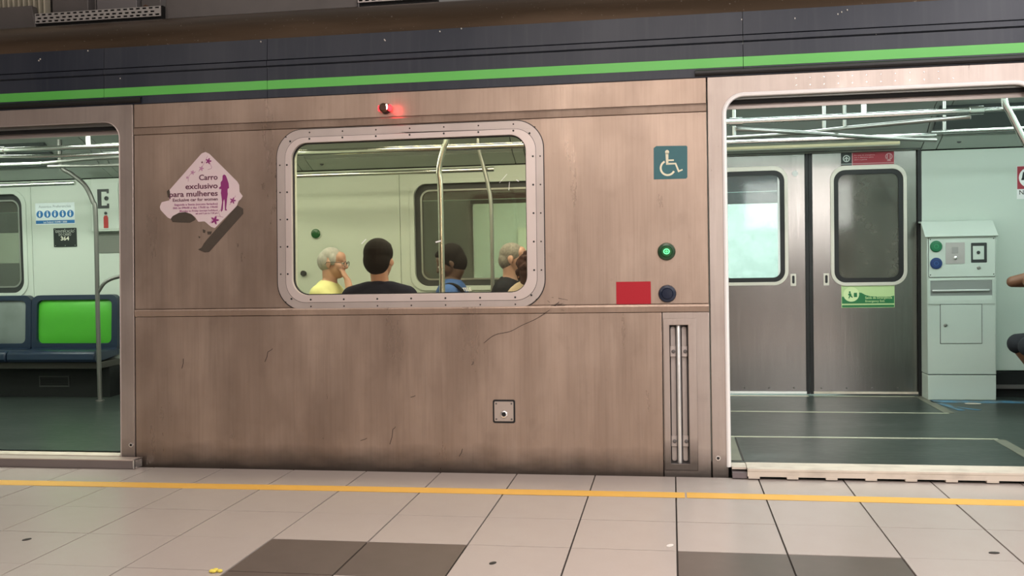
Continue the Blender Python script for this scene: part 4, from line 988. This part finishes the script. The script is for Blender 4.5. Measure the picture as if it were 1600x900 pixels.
def hand(mb, wrist, d, palm_n, side, curl=.5, s=1.0):
    """palm + four unequal fingers + thumb. d: pointing direction, palm_n: palm normal, side: thumb direction"""
    d = Vector(d).normalized(); n = Vector(palm_n).normalized(); n = (n - d * n.dot(d)).normalized(); t = Vector(side); t = (t - d * t.dot(d) - n * t.dot(n)).normalized()
    w = Vector(wrist)
    M3 = Matrix((t, d, n)).transposed()
    mb.ell(w + d * .05 * s, (.041 * s, .054 * s, .016 * s), M3)
    for i, (off, L) in enumerate(((.030, .072), (.010, .080), (-.010, .074), (-.029, .058))):
        p0 = w + d * .088 * s + t * off * s; a = curl * .5; pts = [p0]; dd = d.copy()
        for k in range(3):
            a_ = curl * (.35 + .35 * k); dd = (d * cos(a_) + n * sin(a_)).normalized(); pts.append(pts[-1] + dd * L * s * (.45, .32, .23)[k])
        mb.caps(pts, [.0092 * s, .0088 * s, .0082 * s, .0072 * s], 10)
    b = w + d * .03 * s + t * .034 * s
    mb.caps([b, b + (t * .7 + d * .6 + n * .3).normalized() * .035 * s, b + (t * .7 + d * .6 + n * .3).normalized() * .035 * s + (d * .9 + t * .2 + n * .3).normalized() * .03 * s], [.013 * s, .0105 * s, .009 * s], 10)


def person(name, loc, rot, label, skin, shirt, pants, hair, lean=.04, head=(0, 0, 0), hfwd=.05, seat_z=.52, arms=None, sleeve=.6, hair_style='short', glasses=False, dz=0.0, beard=None, bare_legs=False, sc=1.0, tuck=0.0, hw=1.0):
    """local: +Y forward, +X right, Z up; origin on the floor under the hips"""
    V = Vector
    hz = seat_z; hip = V((0, 0, hz)); bel = V((0, .005 + lean * .35, hz + .17)); chest = V((0, lean, hz + .34)); sh_z = hz + .455 + dz
    neck0 = V((0, lean + .012, hz + .475 + dz)); H = V((0, lean + hfwd, hz + .665 + dz))
    Rh = Matrix.Rotation(head[2], 3, 'Z') @ Matrix.Rotation(head[0], 3, 'X') @ Matrix.Rotation(head[1], 3, 'Y')
    neck1 = H + Rh @ V((0, -.025, -.07))
    hp = lambda p: H + Rh @ V(p)
    B = MB()
    B.ell(hip + V((0, 0, .02)), (.165, .125, .11)); B.ell(bel, (.150, .115, .15)); B.ell(chest, (.168, .118, .19))
    SH = {s: V((s * .178, lean - .005, sh_z - .025)) for s in (-1, 1)}
    B.caps([SH[-1], V((-.07, lean, sh_z + .008)), V((.07, lean, sh_z + .008)), SH[1]], [.06, .062, .062, .06])
    B.caps([neck0 - V((0, 0, .03)), neck0 + V((0, .01, .03)), neck1], [.064, .057, .056])
    # skull, face, jaw, nose, lips, brow, ears
    B.ell(hp((0, -.018, .030)), (.074, .094, .088), Rh); B.ell(hp((0, .028, -.025)), (.064, .068, .085), Rh); B.ell(hp((0, .050, -.078)), (.040, .042, .036), Rh)
    B.ell(hp((0, .058, .045)), (.058, .034, .048), Rh)
    B.caps([hp((0, .090, .022)), hp((0, .110, -.020))], [.010, .0145], 10); B.caps([hp((-.014, .098, -.022)), hp((.014, .098, -.022))], [.010, .010], 10)
    B.caps([hp((-.034, .084, .026)), hp((.034, .084, .026))], [.0105, .0105], 10)
    B.caps([hp((-.018, .087, -.050)), hp((0, .094, -.049)), hp((.018, .087, -.050))], [.006, .0075, .006], 10); B.caps([hp((-.015, .086, -.062)), hp((0, .092, -.062)), hp((.015, .086, -.062))], [.006, .0075, .006], 10)
    for s in (-1, 1):
        B.ell(hp((s * .046, .062, -.018)), (.022, .024, .026), Rh)
        B.ell(hp((s * .078, -.012, -.008)), (.009, .020, .032), Rh @ Matrix.Rotation(-s * .25, 3, 'Z')); B.ell(hp((s * .080, -.004, -.032)), (.008, .011, .012), Rh)
    # arms
    A = arms or {}
    ARM = {}
    for s in (-1, 1):
        el, wr, hd_, pn, cu = A.get(s, (V((s * .235, lean + .06, hz + .19)), V((s * .16, lean + .30, hz + .13)), V((-s * .2, 1, -.15)), V((0, -.1, -1)), .35))
        el, wr = V(el), V(wr); ARM[s] = (SH[s], el, wr)
        B.caps([SH[s], SH[s].lerp(el, .5), el], [.056, .047, .040]); B.caps([el, el.lerp(wr, .35), wr], [.040, .039, .027])
        hand(B, wr, hd_, pn, V((-s, .2, .3)), cu)
    # legs and feet
    LEG = {}
    for s in (-1, 1):
        h0 = V((s * .09, .02, hz)); k = V((s * .11, .44, hz - .01)); an = V((s * .11, .46 - tuck, .085)); LEG[s] = (h0, k, an)
        B.caps([h0, h0.lerp(k, .5), k], [.085, .076, .058]); B.caps([k, k.lerp(an, .35), an], [.056, .056, .036])
        B.caps([an + V((0, -.02, -.03)), an + V((0, .08, -.045)), an + V((0, .16, -.055))], [.036, .034, .026])
    body = link(name, remesh(B, .0065, 7), skin); body.location = loc; body.rotation_euler = (0, 0, rot); body.scale = (sc,) * 3
    tag(body, label, 'person')
    # shirt
    S = MB(); t = .014
    S.ell(hip + V((0, 0, .06)), (.165 + t, .125 + t, .11)); S.ell(bel, (.150 + t, .115 + t, .15)); S.ell(chest, (.168 + t, .118 + t, .188))
    S.caps([SH[-1], V((-.07, lean, sh_z + .002)), V((.07, lean, sh_z + .002)), SH[1]], [.06 + t, .062 + t, .062 + t, .06 + t])
    for s in (-1, 1):
        a, b, c = ARM[s]; e = a.lerp(b, sleeve); S.caps([a, a.lerp(e, .5), e], [.058 + t, .054 + t, .050 + t])
    if hair_style != 'bare':
        S.caps([neck0 + V((.066 * cos(q), .062 * sin(q) + .004, .028 - .022 * sin(q))) for q in [2 * pi * k / 10 for k in range(11)]], [.013] * 11, 8)
    link('shirt', remesh(S, .008, 6), shirt, body)
    # trousers and shoes
    P_ = MB(); P_.ell(hip + V((0, 0, .0)), (.165 + t, .125 + t, .105))
    for s in (-1, 1):
        h0, k, an = LEG[s]; P_.caps([h0, h0.lerp(k, .5), k], [.085 + t, .076 + t, .058 + t])
        if not bare_legs: P_.caps([k, k.lerp(an, .35), an], [.056 + t, .056 + t, .046 + t])
    link('trousers', remesh(P_, .009, 6), pants, body)
    for s in (-1, 1):
        an = LEG[s][2]; Q = MB().caps([an + V((0, -.03, -.028)), an + V((0, .08, -.04)), an + V((0, .165, -.05))], [.045, .043, .034]); Q.box(an.x - .04, an.x + .04, an.y - .07, an.y + .19, .0, .03)
        link('shoe', remesh(Q, .008, 4), M_BLACK, body)
    # hair
    Hh = MB()
    if hair_style == 'short':
        Hh.ell(hp((0, -.026, .040)), (.082, .098, .092), Rh); Hh.ell(hp((0, -.05, .0)), (.077, .072, .085), Rh)
    elif hair_style == 'thick':
        Hh.ell(hp((0, -.026, .046)), (.086 * hw, .104, .096), Rh); Hh.ell(hp((0, -.055, .0)), (.080 * hw, .074, .095), Rh); Hh.ell(hp((0, .03, .09)), (.066, .052, .034), Rh)
        for s in (-1, 1): Hh.ell(hp((s * .062, -.01, .02)), (.022, .04, .05), Rh)
    elif hair_style == 'balding':
        Hh.ell(hp((0, -.050, .012)), (.079, .078, .086), Rh); Hh.ell(hp((0, -.02, .052)), (.074, .085, .069), Rh)
        for s in (-1, 1): Hh.ell(hp((s * .062, .012, .028)), (.020, .030, .045), Rh)
    elif hair_style == 'crop':
        Hh.ell(hp((0, -.018, .034)), (.0775, .0945, .0875), Rh); Hh.ell(hp((0, -.052, -.01)), (.073, .066, .075), Rh)
    else:
        rg = random.Random(7)
        for k in range(160):
            v = V((rg.gauss(0, 1), rg.gauss(0, 1), rg.gauss(0, 1))).normalized()
            if v.y > .35 and v.z < .35: continue
            Hh.ell(hp((v.x * .088, -.03 + v.y * .100, .02 + v.z * .108)), (.017, .017, .017))
        Hh.ell(hp((0, -.035, .02)), (.085, .095, .10), Rh); Hh.ell(hp((0, -.07, -.06)), (.08, .06, .08), Rh)
    link('hair', remesh(Hh, .006, 9 if hair_style == 'curly' else 4), hair, body)
    M_EYE = mat('eye_white', (.7, .68, .64), .3); M_IRIS = mat('iris_dark', (.02, .012, .008), .2)
    for s in (-1, 1):
        e = link('eye', MB().ell(hp((s * .031, .085, .006)), (.0125, .0085, .0085), Rh, 12, 8).mesh('eye'), M_EYE, body)
        link('iris', MB().ell(hp((s * .031, .0925, .006)), (.005, .0025, .005), Rh, 10, 6).mesh('iris'), M_IRIS, e)
    if beard:
        Q = MB().ell(hp((0, .052, -.080)), (.043, .047, .038), Rh); link('beard', remesh(Q, .006, 4), beard, body)
    if glasses:
        G = MB()
        for s in (-1, 1):
            G.tube([hp((s * .034 + .026 * cos(q), .108, .004 + .020 * sin(q))) for q in [2 * pi * k / 16 for k in range(17)]], .0022, 6, False)
            G.tube([hp((s * .060, .106, .010)), hp((s * .086, .03, .012)), hp((s * .088, -.02, .006)), hp((s * .084, -.035, -.012))], .0022, 6)
        G.tube([hp((-.009, .110, .008)), hp((.009, .110, .008))], .0022, 6)
        link('glasses', G.mesh('glasses'), M_GASK, body)
    return body, hp


SK_L = mat('skin_light', (.46, .26, .19), .5, noise=[((9, 9, 9), .4, .8, .3, (.40, .20, .14))]); SK_M = mat('skin_tan', (.36, .185, .12), .5); SK_D = mat('skin_dark', (.075, .036, .022), .45); SK_B = mat('skin_brown', (.20, .09, .05), .45)
H_GREY = mat('hair_grey', (.40, .39, .37), .7, noise=[((60, 60, 20), .4, .8, .6, (.2, .2, .19))]); H_BLK = mat('hair_black', (.006, .005, .0045), .85, 0, .2); H_SALT = mat('hair_cropped_grey', (.16, .145, .125), .7, noise=[((70, 70, 70), .4, .7, .6, (.32, .29, .24))]); H_RED = mat('hair_reddish_brown', (.045, .016, .011), .8, 0, .2)
C_YEL = mat('cloth_yellow', (.66, .66, .32), .85, 0, .12, bump=((14, 14, 14), .3)); C_NAVY = mat('cloth_navy', (.007, .009, .022), .85, 0, .12, bump=((14, 14, 14), .3)); C_BLUE = mat('cloth_blue', (.045, .10, .26), .85, 0, .12, bump=((14, 14, 14), .3)); C_BLK = mat('cloth_black', (.010, .012, .016), .85, 0, .12)
C_TAN = mat('cloth_beige', (.45, .36, .26), .8); C_JEAN = mat('cloth_dark_denim', (.012, .014, .020), .85); C_GRY = mat('cloth_grey', (.10, .10, .11), .8)
V = Vector
man1, _h = person('person', (-2.655, 1.70, FZ), -pi / 2, 'grey haired man in yellow shirt and glasses with hand over mouth', SK_L, C_YEL, C_GRY, H_GREY, lean=.045, head=(-.12, 0, .0), hfwd=.05,
                  arms={1: ((.15, .33, .70), (.055, .225, .93 + .10), (-.25, -.42, .62), (-.2, -1, -.1), .45)}, hair_style='balding', glasses=True, dz=-.02)
man2, _h = person('person', (-1.83, .475, FZ), 0, 'dark haired man in navy shirt seated with back to the window', SK_L, C_NAVY, C_GRY, H_BLK, lean=.03, head=(0, 0, -.12), hfwd=.025, hair_style='thick', dz=-.002, hw=1.10)
man3, hp3 = person('person', (-1.592, 1.60, FZ), pi / 2, 'man in blue uniform shirt bowing his head to the left', SK_D, C_BLUE, C_GRY, H_BLK, lean=.015, head=(-.42, 0, .15), hfwd=.01, hair_style='thick', dz=-.035)
man4, _h = person('person', (-1.235, 1.70, FZ), -pi / 2, 'man with cropped greying hair and black shirt facing right', SK_L, C_BLK, C_GRY, H_SALT, lean=.03, head=(-.05, 0, 0), hfwd=.05, hair_style='crop', beard=H_SALT, dz=-.012)
wom5, _h = person('person', (-.865, .52, FZ), .1, 'person with reddish brown curly hair at the right window edge', SK_M, C_TAN, C_GRY, H_RED, lean=.05, hfwd=.05, head=(-.1, 0, .2), hair_style='curly', dz=-.095)
man6, _h = person('person', (2.845, 1.76, FZ), pi / 2, 'person in dark shorts at the right edge, only elbow and knee showing', SK_B, C_GRY, C_JEAN, H_BLK, lean=.03, seat_z=.52, bare_legs=True, tuck=.34,
                  arms={-1: ((-.17, .46, .955), (-.10, .20, 1.01), (.2, -.7, .5), (0, .6, .6), .7), 1: ((.17, .455, .945), (.08, .19, 1.03), (-.2, -.6, .5), (0, .6, .6), .7)}, sleeve=.35)
wb_ = MB().tube([(-.118 + .036 * cos(q) , .255 + .010 * cos(q), .995 + .034 * sin(q)) for q in [2 * pi * k / 16 for k in range(17)]], .007, 8, False).obj('wrist_band', M_WHITE, man6)
# strap and lettering on the blue shirt
MB().tube(bez([(-.13, .115, .86), (-.135, .07, .955), (-.135, .01, .995), (-.13, -.065, .972), (-.125, -.125, .88), (-.12, -.13, .74)], 8), .013, 8).obj('backpack_strap', C_BLK, man3)
tl3 = text('shirt_lettering', 'TELE', .036, M_WHITE, man3, 0, 0, 0, 'CENTER', .0006, width=.10); tl3.location = (-.088, -.120, .945); tl3.rotation_euler = (-.35, 0, -.45)


# ------------------------------------------------------------------ what stands beyond the carriage: a second train on the next track
nb = empty('neighbour_train', (0, 4.45, 0), label='second train with lit windows on the next track beyond the far doors', cat='train')
NH = [rect(-1.0, 1.62, -.2, 1.73), rrect(-2.02, -1.44, .95, 1.82, .05), rrect(-8.5, -6.3, 1.28, 1.62, .05)]
M_NB = mat('neighbour_steel', (.44, .38, .36), .5, .4, noise=[((5, 5, 1), .4, .8, .5, (.2, .15, .13))]); M_NBI = mat('neighbour_lining', (.60, .64, .56), .5); M_NBD = mat('neighbour_dark', (.08, .05, .045), .6)
MB().plate(rect(-10, 6, -.8, 1.845), NH, 0, .03).obj('side_panel', M_NB, nb)
MB().plate(rect(-10, 6, 1.85, 2.02), (), -.005, .03).obj('red_band', mat('neighbour_red', (.22, .07, .06), .5), nb); MB().plate(rect(-10, 6, 2.025, 3.0), (), 0, .03).obj('roof_band', M_NBD, nb)
MB().box(-10, 6, 2.4, 2.45, -.5, 2.4).obj('rear_lining', M_NBI, nb); MB().box(-10, 6, .03, 2.4, -.2, -.15).obj('car_floor', M_NBI, nb); MB().box(-10, 6, .03, 2.4, 2.25, 2.3).obj('car_ceiling', M_NBI, nb)
for x in (-2.6, -.4, 2.2): MB().box(x - .04, x + .04, 2.2, 2.4, -.15, 2.25).obj('pillar', M_NB, nb)
MB().plate(rrect(-.1, .5, .9, 1.7, .08), (), 2.36, 2.40).obj('rear_window', M_NBD, nb)
M_NL = mat('neighbour_lamp', (.9, 1, 1), .5, emis=(.78, 1.0, 1.0), estr=31)
MB().box(-1.6, 2.4, .9, 1.3, 2.20, 2.249).obj('lamp_panel', M_NL, nb); MB().box(-9.5, -1.9, 1.1, 1.25, 2.21, 2.249).obj('lamp_panel', mat('neighbour_lamp_warm', (.9, 1, .9), .5, emis=(1.0, 1.0, .86), estr=16), nb)
MB().plate(rect(-2.03, -1.43, .94, .97), (), -.02, .0).obj('window_sill', M_NBD, nb); MB().plate(rect(-2.04, -1.42, 1.80, 1.84), (), -.02, .0).obj('window_head', M_NBD, nb)
MB().plate(rect(-1.36, -1.04, .2, 1.88), (), -.012, .0).obj('door_panel', mat('neighbour_maroon', (.20, .075, .07), .5), nb)
MB().plate(rect(-1.92, -1.66, 1.30, 1.62), (), 2.37, 2.40).obj('wall_notice', mat('notice_cream', (.72, .72, .58), .5), nb)
MB().plate(rect(-2.9, -2.62, .2, 1.88), (), -.012, .0).obj('door_panel', M_FRAME, nb)
tag(MB().box(-12, 9, 2.9, 9, -1.3, -1.2).obj('ground_track', M_CONC), kind='structure')
